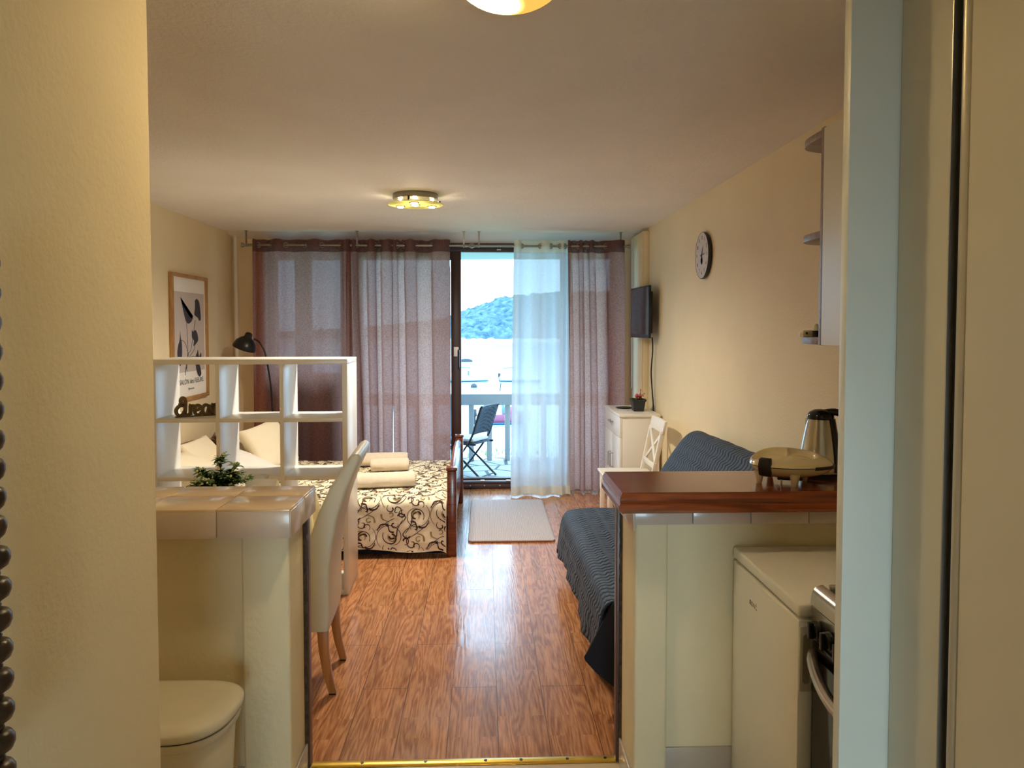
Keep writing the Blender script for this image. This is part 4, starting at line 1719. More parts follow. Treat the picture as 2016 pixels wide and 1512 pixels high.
for i in range(46):
    a, rr_ = rnd.uniform(0, 2 * PI), rnd.uniform(0, .05)
    v0 = Vector((rr_ * math.cos(a), rr_ * math.sin(a), .095))
    leaf(gr, v0, Vector((math.cos(a), math.sin(a), rnd.uniform(.2, 1))), Vector((0, 0, 1)), rnd.uniform(.025, .045), .009)
for i in range(30):
    a, rr_ = rnd.uniform(0, 2 * PI), rnd.uniform(0, .045)
    fl.ball((rr_ * math.cos(a), rr_ * math.sin(a), .115 + rnd.uniform(0, .03)), rnd.uniform(.006, .011), 8, 6)
sm.tube([(.01, 0, .1), (.02, 0, .16), (.022, 0, .185)], .0025, 6)
sm.tube([(.0, 0, .1), (.04, 0, .145), (.055, 0, .15)], .0025, 6)
fl.ball((.022, 0, .182), .006, 8, 6, (1, 1, 2))
fl.ball((.055, 0, .152), .006, 8, 6)
fl.build('pink_flowers', pinkm, pot, local=True)
gr.build('leaves', leaf_m, pot, local=True, angle=180)
sm.build('stems', stem_m, pot, local=True)
pp = at(1229, 804, Z=dz)
o = MB().lathe([(0, 0), (.055, 0), (.075, .008), (.078, .012), (.06, .007), (0, .005)], (pp.x, pp.y, dz), 32, 1, .8).build('dark_dish', darkgrey)
recentre(o)
tag(o, 'flat dark dish lying on the white dresser beside the flower pot', 'dish')

# ------------------------------------------------------------------ television
ty_n, ty_f = 6.45, 7.08
xa_, xb2 = at(1242, 620, Y=ty_f).x, at(1277, 620, Y=ty_n).x
zt_, zb_ = at(1277, 561, Y=ty_n).z, at(1277, 666, Y=ty_n).z
tv = thing('television', 'small flat black television on a swivel bracket on the right wall', 'television', (xb2, 6.75, zb_))
dirv = Vector((xb2 - xa_, ty_n - ty_f, 0)).normalized()
nrm = Vector((-dirv.y, dirv.x, 0))
if nrm.x < 0:
    nrm = -nrm
A, B_ = Vector((xa_, ty_f, 0)), Vector((xb2, ty_n, 0))


def tvbox(b, s0, s1, d0, d1, z0_, z1_):
    L = (B_ - A).length
    P = [A + dirv * (L * s) + nrm * d for s, d in ((s0, d0), (s1, d0), (s1, d1), (s0, d1))]
    b.rings([[Vector((p.x, p.y, z0_)) for p in P], [Vector((p.x, p.y, z1_)) for p in P]])
    return b


tvbox(MB(), 0, 1, 0, .022, zb_, zt_).build('bezel', black, tv, bevel=.003)
tvbox(MB(), .02, .98, -.001, .004, zb_ + .03, zt_ - .014).build('screen', black_gloss, tv)
tvbox(MB(), .04, .97, .022, .045, zb_ + .04, zt_ - .05).build('rear_housing', black, tv, bevel=.012)
b = MB()
tvbox(b, .45, .6, .045, .055, zb_ + .12, zt_ - .10)
mc = A + dirv * ((B_ - A).length * .52)
b.box(mc.x + .04, XR - .054, mc.y - .02, mc.y + .02, zb_ + .18, zb_ + .24)
b.box(XR - .063, XR - .053, mc.y - .04, mc.y + .04, zb_ + .08, zb_ + .34)
b.build('wall_bracket', black, tv, bevel=.002)
pts = []
for px, py, yy in ((1284, 664, 6.62), (1285, 690, 6.62), (1282, 730, 6.64), (1284, 770, 6.64), (1286, 800, 6.64)):
    v_ = at(px, py, Y=yy)
    pts.append((v_.x, v_.y, v_.z))
pts.append((1.483, 6.64, .6))
MB().tube(smoothpts(pts, 6), .006, 8).build('cable', cable_m, tv)

# ------------------------------------------------------------------ wall clock
cc = at(1390, 503, X=XR)
cr = .158
clk = thing('wall_clock', 'round wall clock with pale face and dark rim on the right wall', 'clock', (XR, cc.y, cc.z))
Mc = Matrix.Translation((XR, cc.y, cc.z)) @ Matrix(((0, 0, -1, 0), (-1, 0, 0, 0), (0, 1, 0, 0), (0, 0, 0, 1)))
# in clock space: x to the viewer's right, y up, z out of the wall towards the room


def cb(b):
    b.bm.transform(Mc)
    return b


cb(MB().lathe([(0, 0), (cr - .012, 0), (cr, .012), (cr, .028), (cr - .003, .031), (cr - .005, .028), (0, .028)], (0, 0, 0), 64)).build('rim', darkgrey, clk)
cb(MB().lathe([(0, .0285), (cr - .004, .0285), (cr - .004, .0295), (0, .0295)], (0, 0, 0), 64)).build('dial', mat('aged_clock_dial', (206, 194, 186), .6, var=.05, vscale=30), clk)
for i in range(12):
    a = PI / 2 - (i + 1) * PI / 6
    Mn = Mc @ Matrix.Translation((math.cos(a) * .118, math.sin(a) * .118, .0298))
    text_mb(str(i + 1), .036, Mn, .0003).build('numeral', print_ink, clk, smooth=False)


def hand(name, ang_d, L, w, z):
    a = R(90 - ang_d)
    b = MB()
    b.prism([(-.02 * math.cos(a) - w * math.sin(a), -.02 * math.sin(a) + w * math.cos(a), z), (-.02 * math.cos(a) + w * math.sin(a), -.02 * math.sin(a) - w * math.cos(a), z),
             (L * .7 * math.cos(a) + w * math.sin(a), L * .7 * math.sin(a) - w * math.cos(a), z), (L * math.cos(a), L * math.sin(a), z),
             (L * .7 * math.cos(a) - w * math.sin(a), L * .7 * math.sin(a) + w * math.cos(a), z)], (0, 0, .001))
    cb(b).build(name, black, clk)


hand('hour_hand', 24, .066, .0045, .0315)
hand('minute_hand', 84, .085, .003, .033)
cb(MB().lathe([(0, .0298), (.008, .0298), (.008, .036), (0, .036)], (0, 0, 0), 16)).build('hub', black, clk)
b = MB()
for i in range(7):
    a = i * .9
    b.lathe([(0, .0298), (.014, .0298), (.014, .0301), (0, .0301)], (.012 * math.cos(a), -.035 + .014 * math.sin(a), 0), 10)
cb(b).build('dial_picture', darkgrey, clk)

# ------------------------------------------------------------------ rug
rx0, rx1, ry0, ry1 = -.128, .522, 5.58, 6.93
rug = thing('rug', 'small beige woven rug on the wooden floor in front of the balcony door', 'rug', ((rx0 + rx1) / 2, 6.25, 0))


def rug_fn(u, v):
    x, y = rx0 + u * (rx1 - rx0), ry0 + v * (ry1 - ry0)
    r_ = .04
    dx_, dy_ = max(0, rx0 + r_ - x, x - (rx1 - r_)), max(0, ry0 + r_ - y, y - (ry1 - r_))
    dd = math.hypot(dx_, dy_)
    if dd > r_:
        cx_ = min(max(x, rx0 + r_), rx1 - r_)
        cy_ = min(max(y, ry0 + r_), ry1 - r_)
        x, y = cx_ + (x - cx_) * r_ / dd, cy_ + (y - cy_) * r_ / dd
    return Vector((x, y, .009 + .0012 * noise.noise(Vector((x * 8, y * 8, 0)))))


b = MB().grid(rug_fn, 40, 80)
b.build('pile', rug_m, rug, angle=180, solid=.012)
MB().box(rx0 + .03, rx1 - .03, ry0 - .004, ry0 + .006, .001, .013).build('bound_edge', mat('brown_rug_binding', (150, 104, 84), .9), rug, bevel=.003)

# ------------------------------------------------------------------ kitchen: fridge
fx0, fy0_, fy1_, fz = .822, 1.957, 2.488, .86
fr = thing('fridge', 'white under-counter fridge below the wooden bar top', 'fridge', (1.13, 2.22, 0))
MB().box(fx0 + .05, 1.47, fy0_ + .004, fy1_ - .004, .02, fz - .04).build('body', appliance, fr, bevel=.003)
b = MB().box(fx0 + .004, 1.475, fy0_, fy1_, fz - .036, fz)
b.build('top', appliance, fr, bevel=.008, seg=3)
b = MB()
# slightly bowed door
n = 10
ringf = []
for z in (.06, fz - .045):
    ring = [Vector((fx0 + .047, fy0_ + .002, z)), Vector((fx0 + .047, fy1_ - .002, z))]
    for i in range(n + 1):
        t = 1 - i / n
        ring.append(Vector((fx0 + .006 - .010 * (1 - (2 * t - 1) ** 2), fy0_ + .002 + t * (fy1_ - fy0_ - .004), z)))
    ringf.append(ring)
b.rings(ringf)
fd = b.build('door', appliance, fr, bevel=.004, seg=2)
# grip on the near edge; recess is a flat plate, its shade coloured in
gz0, gz1 = .625, .80
b = MB()
b.box(fx0 + .010, fx0 + .043, fy0_ - .002, fy0_ + .003, gz0, gz1)
b.build('grip_plate', grip_m, fd, bevel=.0015)
b = MB()
prof_ = []
xm_, hw_ = fx0 + .0265, .0095
pts = [(xm_ + hw_ * math.cos(R(a)), gz1 - .03 + hw_ * math.sin(R(a)) - .0) for a in range(0, 181, 20)] + \
      [(xm_ + hw_ * math.cos(R(a)), gz0 + .03 + hw_ * math.sin(R(a))) for a in range(180, 361, 20)]
b.prism([(x, fy0_ - .0026, z) for x, z in pts], (0, .001, 0))
b.build('finger_recess', mat('shaded_grip_plastic', (150, 142, 126), .5), fd)
ml = at(1487, 1195, X=fx0 - .002)
Mk = Matrix.Translation((fx0 - .0035, ml.y, ml.z)) @ Matrix(((0, 0, -1, 0), (-1, 0, 0, 0), (0, 1, 0, 0), (0, 0, 0, 1)))
text_mb('KONČAR', .021, Mk, .0004, 1.05).build('lettering', darkgrey, fd, smooth=False)
MB().box(fx0 + .06, 1.46, fy0_ + .02, fy1_ - .02, 0, .03).build('plinth', darkgrey, fr)

# stove
sx_, sy0, sy1 = .850, 1.40, 1.945
sv = thing('stove', 'black and steel stove partly hidden by the wardrobe edge beside the fridge', 'stove', (1.18, 1.68, 0))
MB().box(sx_ + .03, 1.47, sy0, sy1, .02, .885).build('body', black, sv, bevel=.003)
b = MB()
rr = []
for y in (sy0, sy1):
    ring = []
    for a in range(90, 181, 15):
        ring.append(Vector((sx_ + .035 + .03 * math.cos(R(a)), y, .885 + .03 * math.sin(R(a)))))
    ring += [Vector((sx_ + .003, y, .865)), Vector((sx_ + .05, y, .865)), Vector((sx_ + .05, y, .875))]
    rr.append(ring)
b.rings(rr)
b.build('front_rim', steel, sv)
MB().box(sx_ + .05, 1.46, sy0 + .005, sy1 - .005, .885, .902).build('hob', black_gloss, sv, bevel=.002)
MB().box(sx_ + .05, 1.47, sy1 - .012, sy1, .885, .916).build('hob_edge', steel, sv, bevel=.003)
b = MB()
b.prism([(sx_ + .004, sy0, .862), (sx_ + .03, sy0, .862), (sx_ + .03, sy0, .775), (sx_ + .012, sy0, .775)], (0, sy1 - sy0, 0))
b.build('control_panel', steel, sv, bevel=.002)
for i, y in enumerate((1.90, 1.83, 1.76, 1.69, 1.62, 1.55, 1.48)):
    b = MB()
    b.tube([(sx_ + .006, y, .815), (sx_ - .008, y, .813)], .022, 18)
    b.box(sx_ - .022, sx_ - .006, y - .006, y + .006, .792, .834)
    b.build('knob', black, sv, bevel=.002)
od = MB().box(sx_ + .01, sx_ + .03, sy0 + .004, sy1 - .004, .18, .77).build('oven_door', black_gloss, sv, bevel=.003)
b = MB()
pts = []
for i in range(17):
    t = i / 16
    pts.append((sx_ + .008 - .05 * math.sin(PI * t) ** .7, sy0 + .01 + t * (sy1 - sy0 - .02), .74 - .035 * math.sin(PI * t)))
b.tube(pts, .015, 10)
b.build('door_handle', steel, od)
MB().box(sx_ + .012, sx_ + .03, sy0 + .004, sy1 - .004, .03, .175).build('storage_drawer', black, sv, bevel=.003)

# ------------------------------------------------------------------ wall cabinet with open end shelf
kx = 1.12
e0 = at(1615, 679, X=kx)
zc0 = e0.z
zc1 = at(1615, 256, X=kx).z
ye = e0.y
wcab = thing('wall_cabinet', 'cream kitchen wall cabinet high on the right wall', 'cabinet', (1.31, 2.0, zc0))
MB().box(kx + .02, XR - .001, 1.40, ye, zc0, zc1).build('body', white_lam, wcab, bevel=.001)
MB().box(kx, kx + .018, 1.87, ye - .003, zc0, zc1).build('door', ward_m, wcab, bevel=.0015)
MB().box(kx, kx + .018, 1.40, 1.865, zc0, zc1).build('door', ward_m, wcab, bevel=.0015)
es = thing('end_shelf', 'open end shelf with three rounded grey-brown boards beside the wall cabinet', 'shelf', (1.31, ye + .1, zc0))
MB().box(kx + .004, XR - .001, ye + .001, ye + .026, zc0 - .001, zc1 + .006).build('back_panel', greybrown, es, bevel=.001)
zmid = at(1600, 475, Y=2.65).z
for z in (zc0, zmid, zc1 - .02):
    pts = []
    for i in range(25):
        a = i / 24 * PI / 2
        pts.append((XR - .002 - (XR - kx - .012) * math.cos(a) ** .42, ye + .026 + .26 * math.sin(a) ** .42, z))
    pts.append((XR - .002, ye + .026, z))
    MB().prism(pts, (0, 0, .024)).build('rounded_board', greybrown, es, bevel=.001)
q = at(1590, 660, Y=2.66)
zz = zc0 + .025
sb = thing('small_gadget', 'small cream plastic gadget with one dark button on the lowest rounded board', 'gadget', (q.x, 2.67, zz), R(8))
MB().box(-.021, .022, -.014, .014, 0, .024).build('case', cream_plastic, sb, bevel=.004, local=True)
MB().box(-.011, -.005, -.016, -.013, .009, .017).build('button', black, sb, local=True)
q = at(1602, 655, Y=2.64)
sh = thing('glass_shaker', 'tiny clear glass shaker with dark foot beside the cream gadget', 'shaker', (q.x + .004, 2.63, zz))
MB().lathe([(0, 0), (.012, 0), (.012, .022), (0, .022)], (0, 0, 0), 16).build('dark_foot', black, sh, local=True)
MB().lathe([(0, .022), (.012, .022), (.010, .038), (.004, .046), (0, .047)], (0, 0, 0), 16).build('clear_cap', mat('clear_cap_plastic', (226, 222, 206), .1), sh, local=True)

# ------------------------------------------------------------------ kettle and sandwich maker on the bar
zb = .998 + .068
kc = at(1612, 945, Y=2.64)
ket = thing('kettle', 'stainless steel kettle with black lid and handle on the wooden bar top', 'kettle', (kc.x, 2.635, zb), R(-20))
MB().lathe([(0, 0), (.078, 0), (.078, .012), (.07, .018), (0, .018)], (0, 0, 0), 40).build('base', black, ket, local=True)
MB().lathe([(0, .018), (.069, .018), (.070, .03), (.066, .08), (.058, .13), (.049, .175), (.043, .203), (0, .203)], (0, 0, 0), 48).build('body', steel, ket, local=True)
MB().lathe([(0, .203), (.0445, .203), (.046, .211), (.043, .219), (.036, .228), (.02, .236), (0, .238)], (0, 0, 0), 40).build('lid', black_gloss, ket, local=True)
b = MB()
b.tube(smoothpts([Vector(p) for p in ((.015, 0, .225), (.05, 0, .228), (.088, 0, .212), (.105, 0, .17), (.104, 0, .11), (.094, 0, .06), (.066, 0, .032))], 6), .017, 14, flat=.75)
b.build('handle', black, ket, local=True)
b = MB()
b.rings([[Vector((x * math.cos(R(a)), x * math.sin(R(a)), z)) for a in range(-48, 49, 8)] + [Vector(((x + .006) * math.cos(R(a)), (x + .006) * math.sin(R(a)), z)) for a in range(48, -49, -8)]
         for x, z in ((.069, .022), (.065, .08), (.057, .13), (.048, .175), (.043, .205))])
b.build('handle_plate', black, ket, local=True)
b = MB()
b.prism([(-.038, -.013, .204), (-.038, .013, .204), (-.051, .0, .2045)], (0, 0, -.022))
b.build('spout', steel, ket, local=True, bevel=.002)

sc_ = at(1549, 925, Y=2.52)
sm_ = thing('sandwich_maker', 'cream plastic sandwich maker on little feet on the wooden bar top', 'sandwich maker', (sc_.x, 2.535, zb), R(-14))


def outline(a, k=1.):
    # rounded shield, drawn out to a blunt point on the right
    r_ = .128 * (1 + .09 * math.cos(a) + .05 * math.cos(3 * a))
    return Vector((r_ * math.cos(a) * 1.06 * k, r_ * math.sin(a) * .80 * k, 0))


def lid_fn(u, v):
    a = v * 2 * PI
    p = outline(a, u)
    h = .042 * (1 - u ** 2.8) ** .6 + .022 * (p.y / .1) * (1 - u * u) ** .7 if u < 1 else 0
    for cx_, cy_, rx_, ry_ in ((-.045, -.006, .056, .05), (.052, -.004, .042, .046)):
        d = math.hypot((p.x - cx_) / rx_, (p.y - cy_) / ry_)
        h -= .022 * max(0, min(1, (1.12 - d) / .2))
    return Vector((p.x, p.y, .064 + h))


def base_fn(u, v):
    a = v * 2 * PI
    p = outline(a, u * .99)
    return Vector((p.x, p.y, .061 - .040 * (1 - u ** 3) ** .6 if u < 1 else .061))


for nm, fn in (('lid', lid_fn), ('base', base_fn)):
    b = MB().grid(fn, 26, 72)
    bmesh.ops.remove_doubles(b.bm, verts=b.bm.verts, dist=.0004)
    b.build(nm, cream_plastic, sm_, local=True, angle=180)
b = MB()
b.rings([[outline(2 * PI * j / 72, k) + Vector((0, 0, z)) for j in range(72)] for k, z in ((.985, .060), (.985, .065))])
b.build('seam', black, sm_, local=True)
b = MB()
rr = []
for i in range(7):
    a = R(226 + i * 3.2)
    rr.append([outline(a, k) + Vector((0, 0, z)) for k, z in ((.93, .094), (1.02, .088), (1.055, .064), (1.02, .036), (.93, .030), (.9, .06))])
b.rings(rr)
b.build('black_clip', black, sm_, local=True, bevel=.0015)
b = MB()
rr = []
for i in range(13):
    a = R(-52 + i * 5.2)
    rr.append([outline(a, k) + Vector((0, 0, z)) for k, z in ((.93, .056), (1.022, .057), (1.022, .067), (.93, .068))])
b.rings(rr)
b.build('black_handle_insert', black, sm_, local=True)
for x, y in ((-.088, -.035), (.02, -.078), (-.04, .07), (.07, .045)):
    MB().lathe([(0, 0), (.0085, 0), (.010, .004), (.018, .042), (0, .042)], (x, y, 0), 16).build('foot', cream_plastic, sm_, local=True)
MB().box(-.03, .05, -.045, .02, .014, .03).build('underside_box', black, sm_, local=True, bevel=.003)
MB().tube([(-.018, -.05, .0), (-.018, -.05, .018)], .003, 8).build('pin', steel, sm_, local=True)

# ------------------------------------------------------------------ pedal bin
bc = Vector((-.955, 2.22, 0))
bn = thing('waste_bin', 'off-white plastic waste bin with domed lid below the tiled worktop', 'bin', bc)


def binring(z, k, dz=0):
    out = []
    for j in range(64):
        a = 2 * PI * j / 64
        c_, s_ = math.cos(a), math.sin(a)
        x = .225 * math.copysign(abs(c_) ** .5, c_)
        y = .165 * math.copysign(abs(s_) ** .55, s_)
        if y < 0:
            x *= 1 - .16 * (-y / .165) ** 1.5
        out.append(Vector((x * k, y * k, z)))
    return out


b = MB()
b.rings([binring(0, .76), binring(.02, .80), binring(.43, .90)])
b.build('body', bin_plastic, bn, local=True, angle=60)
b = MB()
b.rings([binring(.418, .90), binring(.424, .955), binring(.447, .97), binring(.449, .94)])
b.build('rim', bin_plastic, bn, local=True, angle=60)
b = MB()
b.rings([binring(.447, .955), binring(.452, .957)])
b.build('seam', black, bn, local=True)
b = MB()
rr = [binring(.452, .97), binring(.462, 1.0), binring(.472, 1.0)]
for k in range(1, 9):
    a = k / 8 * PI / 2
    rr.append(binring(.472 + .026 * math.sin(a), .72 + .28 * math.cos(a) if k < 8 else .70))
b.rings(rr)
b.build('lid', bin_plastic, bn, local=True, angle=75)

# ------------------------------------------------------------------ bead strand beside the camera
p_t, p_b = at(2, 900, Y=.93), at(22, 1500, Y=.93)
bxx = at(-14, 1200, Y=.90).x
bdc = thing('bead_curtain', 'strand of dark carved wooden beads hanging at the far left edge', 'bead curtain', (bxx, .90, .4))
pitch = .0365
MB().tube([(bxx, .90, .45), (bxx, .90, 2.10)], .0012, 6).build('string', carved, bdc)
z = at(8, 1545, Y=.90).z
k = 0
zz_ = z
beadmesh = None
while zz_ < 1.65 and k < 40:
    b = MB()
    big = 1.0 if k < 8 else .86
    b.lathe([(0.002, 0), (.009, .0005), (.0165 * big, .006), (.0195 * big, .014), (.0195 * big, .020), (.016 * big, .026), (.008, .0295), (.002, .030)], (bxx, .90, zz_), 16)
    b.build('bead', carved, bdc, angle=80)
    b = MB()
    b.lathe([(.002, .0295), (.008, .030), (.009, .033), (.008, .036), (.002, .0365)], (bxx, .90, zz_), 12)
    b.build('spacer_bead', carved, bdc, angle=80)
    zz_ += pitch * (1 if k < 8 else .93)
    k += 1

# ------------------------------------------------------------------ wardrobe on the right of the hall
wy = 1.30
wx = at(1664, 756, Y=wy).x
wyf = at(1651, 756, X=wx).y
X1 = at(1762, 756, Y=wy).x
X2 = X1 - .022
wd = thing('sliding_wardrobe', 'cream sliding-door wardrobe with aluminium grips at the right edge', 'wardrobe', (1.1, .3, 0))
MB().box(wx, XR - .001, wy, wyf, 0, H - .001).build('side_panel', mat('pale_panel_laminate', (228, 228, 214), .4, var=.015), wd, bevel=.0015)
yg = at(1861, 700, X=X1).y
MB().box(X1, X1 + .018, .2, wy - .001, .03, H - .05).build('door', ward_m, wd, bevel=.001)
dn = at(1899, 700, X=X2).y
dpf = at(1876, 700, X=X2).y
dpl = at(1862, 700, X=X2).y
nd = MB().box(X2, X2 + .016, -1.0, dn, .03, H - .05).build('door', ward_m, wd, bevel=.001)
b = MB()
rr = []
n = 9
for z in (.03, H - .05):
    ring = []
    for i in range(n):
        a = i / (n - 1) * PI
        ring.append(Vector((X2 + .004 - .006 * math.sin(a), dn + (dpf - dn) * i / (n - 1), z)))
    ring += [Vector((X2 + .018, dpf, z)), Vector((X2 + .018, dn, z))]
    rr.append(ring)
b.rings(rr)
b.build('aluminium_grip', mat('champagne_aluminium', (206, 198, 176), .38, metal=.55, var=.02), nd)
MB().box(X2 + .010, X2 + .017, dpf, dpl - .001, .03, H - .05).build('grip_groove', mat('shaded_grip_groove', (58, 58, 52), .6), nd)  # shade inside the groove is put into this strip's dark colour
MB().box(X2 + .000, X2 + .017, dpl - .001, dpl + .0015, .03, H - .05).build('grip_lip', alu, nd)
MB().box(wx + .03, XR - .002, -1.0, wy, 0, .028).build('bottom_track', ward_m, wd)
MB().box(wx + .03, XR - .002, -1.0, wy, H - .05, H - .002).build('top_track', ward_m, wd)

# ------------------------------------------------------------------ ceiling lights
lc = Vector((at(1003, 0, Y=1.95).x, 1.95, H))
bl = thing('ceiling_bowl_light', 'glowing yellow glass bowl light on the ceiling at the top edge', 'ceiling light', lc)
prof_ = []
for i in range(14):
    a = i / 13 * PI / 2
    prof_.append((.152 * math.sin(a) if i else .0005, -.108 * math.cos(a)))
b = MB().lathe(prof_ + [(.145, .0)], (0, 0, 0), 48)
b.build('bowl', dome_m, bl, local=True, angle=60)
MB().lathe([(0, -.012), (.12, -.012), (.12, 0), (0, 0)], (0, 0, 0), 32).build('base', white_paint, bl, local=True)
fp = at(818, 400, Z=2.44)
fx_, fy_ = fp.x, fp.y
cf = thing('ceiling_spot_light', 'round glass and metal ceiling light with four lit spots near the windows', 'ceiling light', (fx_, fy_, H))
MB().lathe([(0, 0), (.152, 0), (.155, -.006), (.155, -.034), (.150, -.038), (0, -.038)], (0, 0, 0), 48).build('metal_base', metal_grey, cf, local=True)
glm = cloth_mat('greenish_frosted_glass', (200, 196, 130), .7, .3, weave=30, vgain=.02, tcol=(226, 222, 150))
MB().lathe([(0, -.066), (.186, -.066), (.188, -.069), (.186, -.072), (0, -.072)], (0, 0, 0), 56).build('glass_disc', glm, cf, local=True)
MB().torus((0, 0, -.069), .187, .003, 'z', 64, 6).build('disc_edge', mat('pale_glass_edge', (236, 236, 190), .2), cf, local=True)
hot = emit_mat('lit_halogen_bulb', (1, .86, .62, 1), 40)
SPOTS = [(-.108, .06), (.108, .06), (0, -.10), (0, -.015)]
for x, y in SPOTS:
    MB().lathe([(.0, -.060), (.024, -.060), (.034, -.074), (.028, -.076), (.0, -.072)], (x, y, 0), 24).build('spot_ring', metal_grey, cf, local=True)
    MB().lathe([(.0, -.084), (.02, -.082), (.024, -.075), (.0, -.074)], (x, y, 0), 20).build('bulb', hot, cf, local=True)
for i in range(3):
    a = R(20 + 120 * i)
    MB().tube([(.17 * math.cos(a), .17 * math.sin(a), -.036), (.17 * math.cos(a), .17 * math.sin(a), -.07)], .008, 10).build('clip', darkgrey, cf, local=True)


def light(name, kind, loc, power, col, rot=(0, 0, 0), **k):
    l = bpy.data.lights.new(name, kind)
    l.energy = power
    l.color = col
    for kk, v in k.items():
        setattr(l, kk, v)
    o = bpy.data.objects.new(name, l)
    COL.objects.link(o)
    o.location = loc
    o.rotation_euler = rot
    return o


for x, y in SPOTS:
    light('spot_lamp', 'SPOT', (fx_ + x, fy_ + y, H - .092), 56, (1, .89, .72), (0, 0, 0), spot_size=R(165), spot_blend=.8, shadow_soft_size=.025)
    light('spot_back_glow', 'POINT', (fx_ + x, fy_ + y, H - .050), 1.4, (1, .84, .55), shadow_soft_size=.008)
# added area light for bluish daylight from behind; its entrance door is not built
light('rear_daylight_fill', 'AREA', (.05, -2.0, .70), 6.5, (.60, .85, 1.0), (R(90), 0, 0), shape='RECTANGLE', size=.8, size_y=1.1, spread=R(62))
struct('wall_side_room', MB().box(-2.56, -2.44, -2.2, 1.30, 0, H).box(-2.44, -1.9, -2.2, -2.1, 0, H), white_paint)

# ------------------------------------------------------------------ outside: balcony
struct('floor_balcony', MB().box(-3.2, 3.0, YB + .2, 9.35, -.14, -.01), flag_m)
b = MB()
b.prism([(-3.4, 7.66, 2.40), (3.2, 7.66, 2.40), (3.2, 9.0, 2.40), (1.0, 9.06, 2.40), (0.3, 9.10, 2.40), (-.6, 9.2, 2.40), (-3.4, 9.4, 2.40)], (0, 0, .2))
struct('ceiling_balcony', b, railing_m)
struct('wall_outer', MB().box(-3.4, wx0, 7.66, 7.70, -.2, 2.6).box(wx1, 3.2, 7.66, 7.70, -.2, 2.6).box(-3.4, 3.2, 7.66, 7.70, 2.44, 3.2), white_paint)
ry = 9.16
zr1, zr0 = at(955, 775, Y=ry).z, at(955, 797, Y=ry).z
rl = thing('balcony_railing', 'white balcony railing with broad top beam and square posts', 'railing', (0, ry, -.01))
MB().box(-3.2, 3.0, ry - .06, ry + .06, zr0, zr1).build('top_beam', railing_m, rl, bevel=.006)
for px in [928 + 35.5 * i for i in range(-12, 9)]:
    x = at(px, 850, Y=ry).x
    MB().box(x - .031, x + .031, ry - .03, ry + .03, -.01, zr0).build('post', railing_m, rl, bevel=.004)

# folding wicker chairs


def wicker_chair(loc, rz, label):
    t = thing('folding_chair', label, 'chair', loc, rz)
    w = .21
    SCL = .87
    # local: +x is forward, y sideways
    for y in (-w, w):
        b = MB()
        b.tube(smoothpts([Vector(p) for p in ((-.31, y, .885), (-.245, y, .70), (-.17, y, .50), (.02, y, .24), (.22, y, .01))], 5), .013, 8)
        b.build('long_leg', wicker_m, t, local=True)
        yy_ = y * .86
        b = MB()
        b.tube([(.21, yy_, .43), (.13, yy_, .36), (-.06, yy_, .21), (-.30, yy_, .01)], .013, 8)
        b.build('short_leg', wicker_m, t, local=True)
    b = MB()
    b.grid(lambda u, v: Vector((-.31 + .115 * v + .03 * math.sin(PI * u), (u - .5) * 2 * (w + .005), .87 - .32 * v)), 10, 10)
    b.build('woven_back', wicker_weave, t, local=True, solid=.02)
    MB().tube([(-.32 + .03 * math.sin(PI * i / 8), (i / 8 - .5) * 2 * w, .89) for i in range(9)], .014, 8).build('top_rail', wicker_m, t, local=True)
    MB().box(-.21, .22, -w, w, .425, .45).build('woven_seat', wicker_weave, t, local=True, bevel=.008)
    for y in (-w, w):
        MB().box(-.24, .24, y - .012, y + .012, .42, .446).build('seat_bar', wicker_m, t, local=True, bevel=.003)
    MB().tube([(-.27, -w * .86, .035), (-.27, w * .86, .035)], .008, 8).build('foot_bar', wicker_m, t, local=True)
    t.scale = (SCL, SCL, SCL)
    return t


c0 = at(921, 915, Y=8.18)
wch = wicker_chair((c0.x, 8.18, -.01), R(150), 'dark wicker folding chair with a pale cushion on the balcony')
Mw = Matrix.Translation((c0.x, 8.18, -.01)) @ Matrix.Rotation(R(150), 4, 'Z')
b = MB().box(-.165, .175, -.165, .165, .393, .43)
b.bm.transform(Mw)
o = b.build('seat_cushion', cushion_m, bevel=.018, seg=3)
recentre(o)
tag(o, 'pale patterned cushion lying on the dark wicker folding chair', 'cushion')
wicker_chair((at(874, 900, Y=8.5).x - .05, 8.45, -.01), R(20), 'second dark folding chair, just showing left of the sliding door edge')

# ------------------------------------------------------------------ outside: water, shore, boats, hill
WZ = -4.41
struct('ground_water', MB().grid(lambda u, v: Vector((-500 + 1000 * u, 32 + 900 * v ** 2, WZ)), 4, 12), sea_m)
o = MB().grid(lambda u, v: Vector((-60 + 120 * u, 10 + 26 * v, -3.9 - .9 * max(0, v - .8) / .2 + .05 * noise.noise(Vector((u * 30, v * 9, 0))))), 60, 14).build('ground_shore', grass_m)
o['kind'] = 'structure'
b = MB()
rnd = random.Random(9)
for i in range(700):
    x, y = rnd.uniform(-12, 14), rnd.uniform(30, 34.2)
    hgt = rnd.uniform(.08, .42)
    d = rnd.uniform(-.1, .1)
    zb2 = -3.95
    vs = [b.bm.verts.new(p) for p in ((x - .03, y, zb2), (x + .03, y, zb2), (x + d, y + .05, zb2 + hgt))]
    b.bm.faces.new(vs)
o = b.build('shore_grass', grass_m)
tag(o, 'thin tufts of grass growing along the shore below the balcony', 'grass', None, 'stuff')
gq = at(990, 905, Y=30)
gb = thing('green_bin', 'small sea-green bin standing on the shore grass behind the railing', 'bin', (gq.x, 30, -3.95))
MB().box(gq.x - .16, gq.x + .18, 29.8, 30.2, -3.95, -3.62).build('body', green_plastic, gb, bevel=.02)
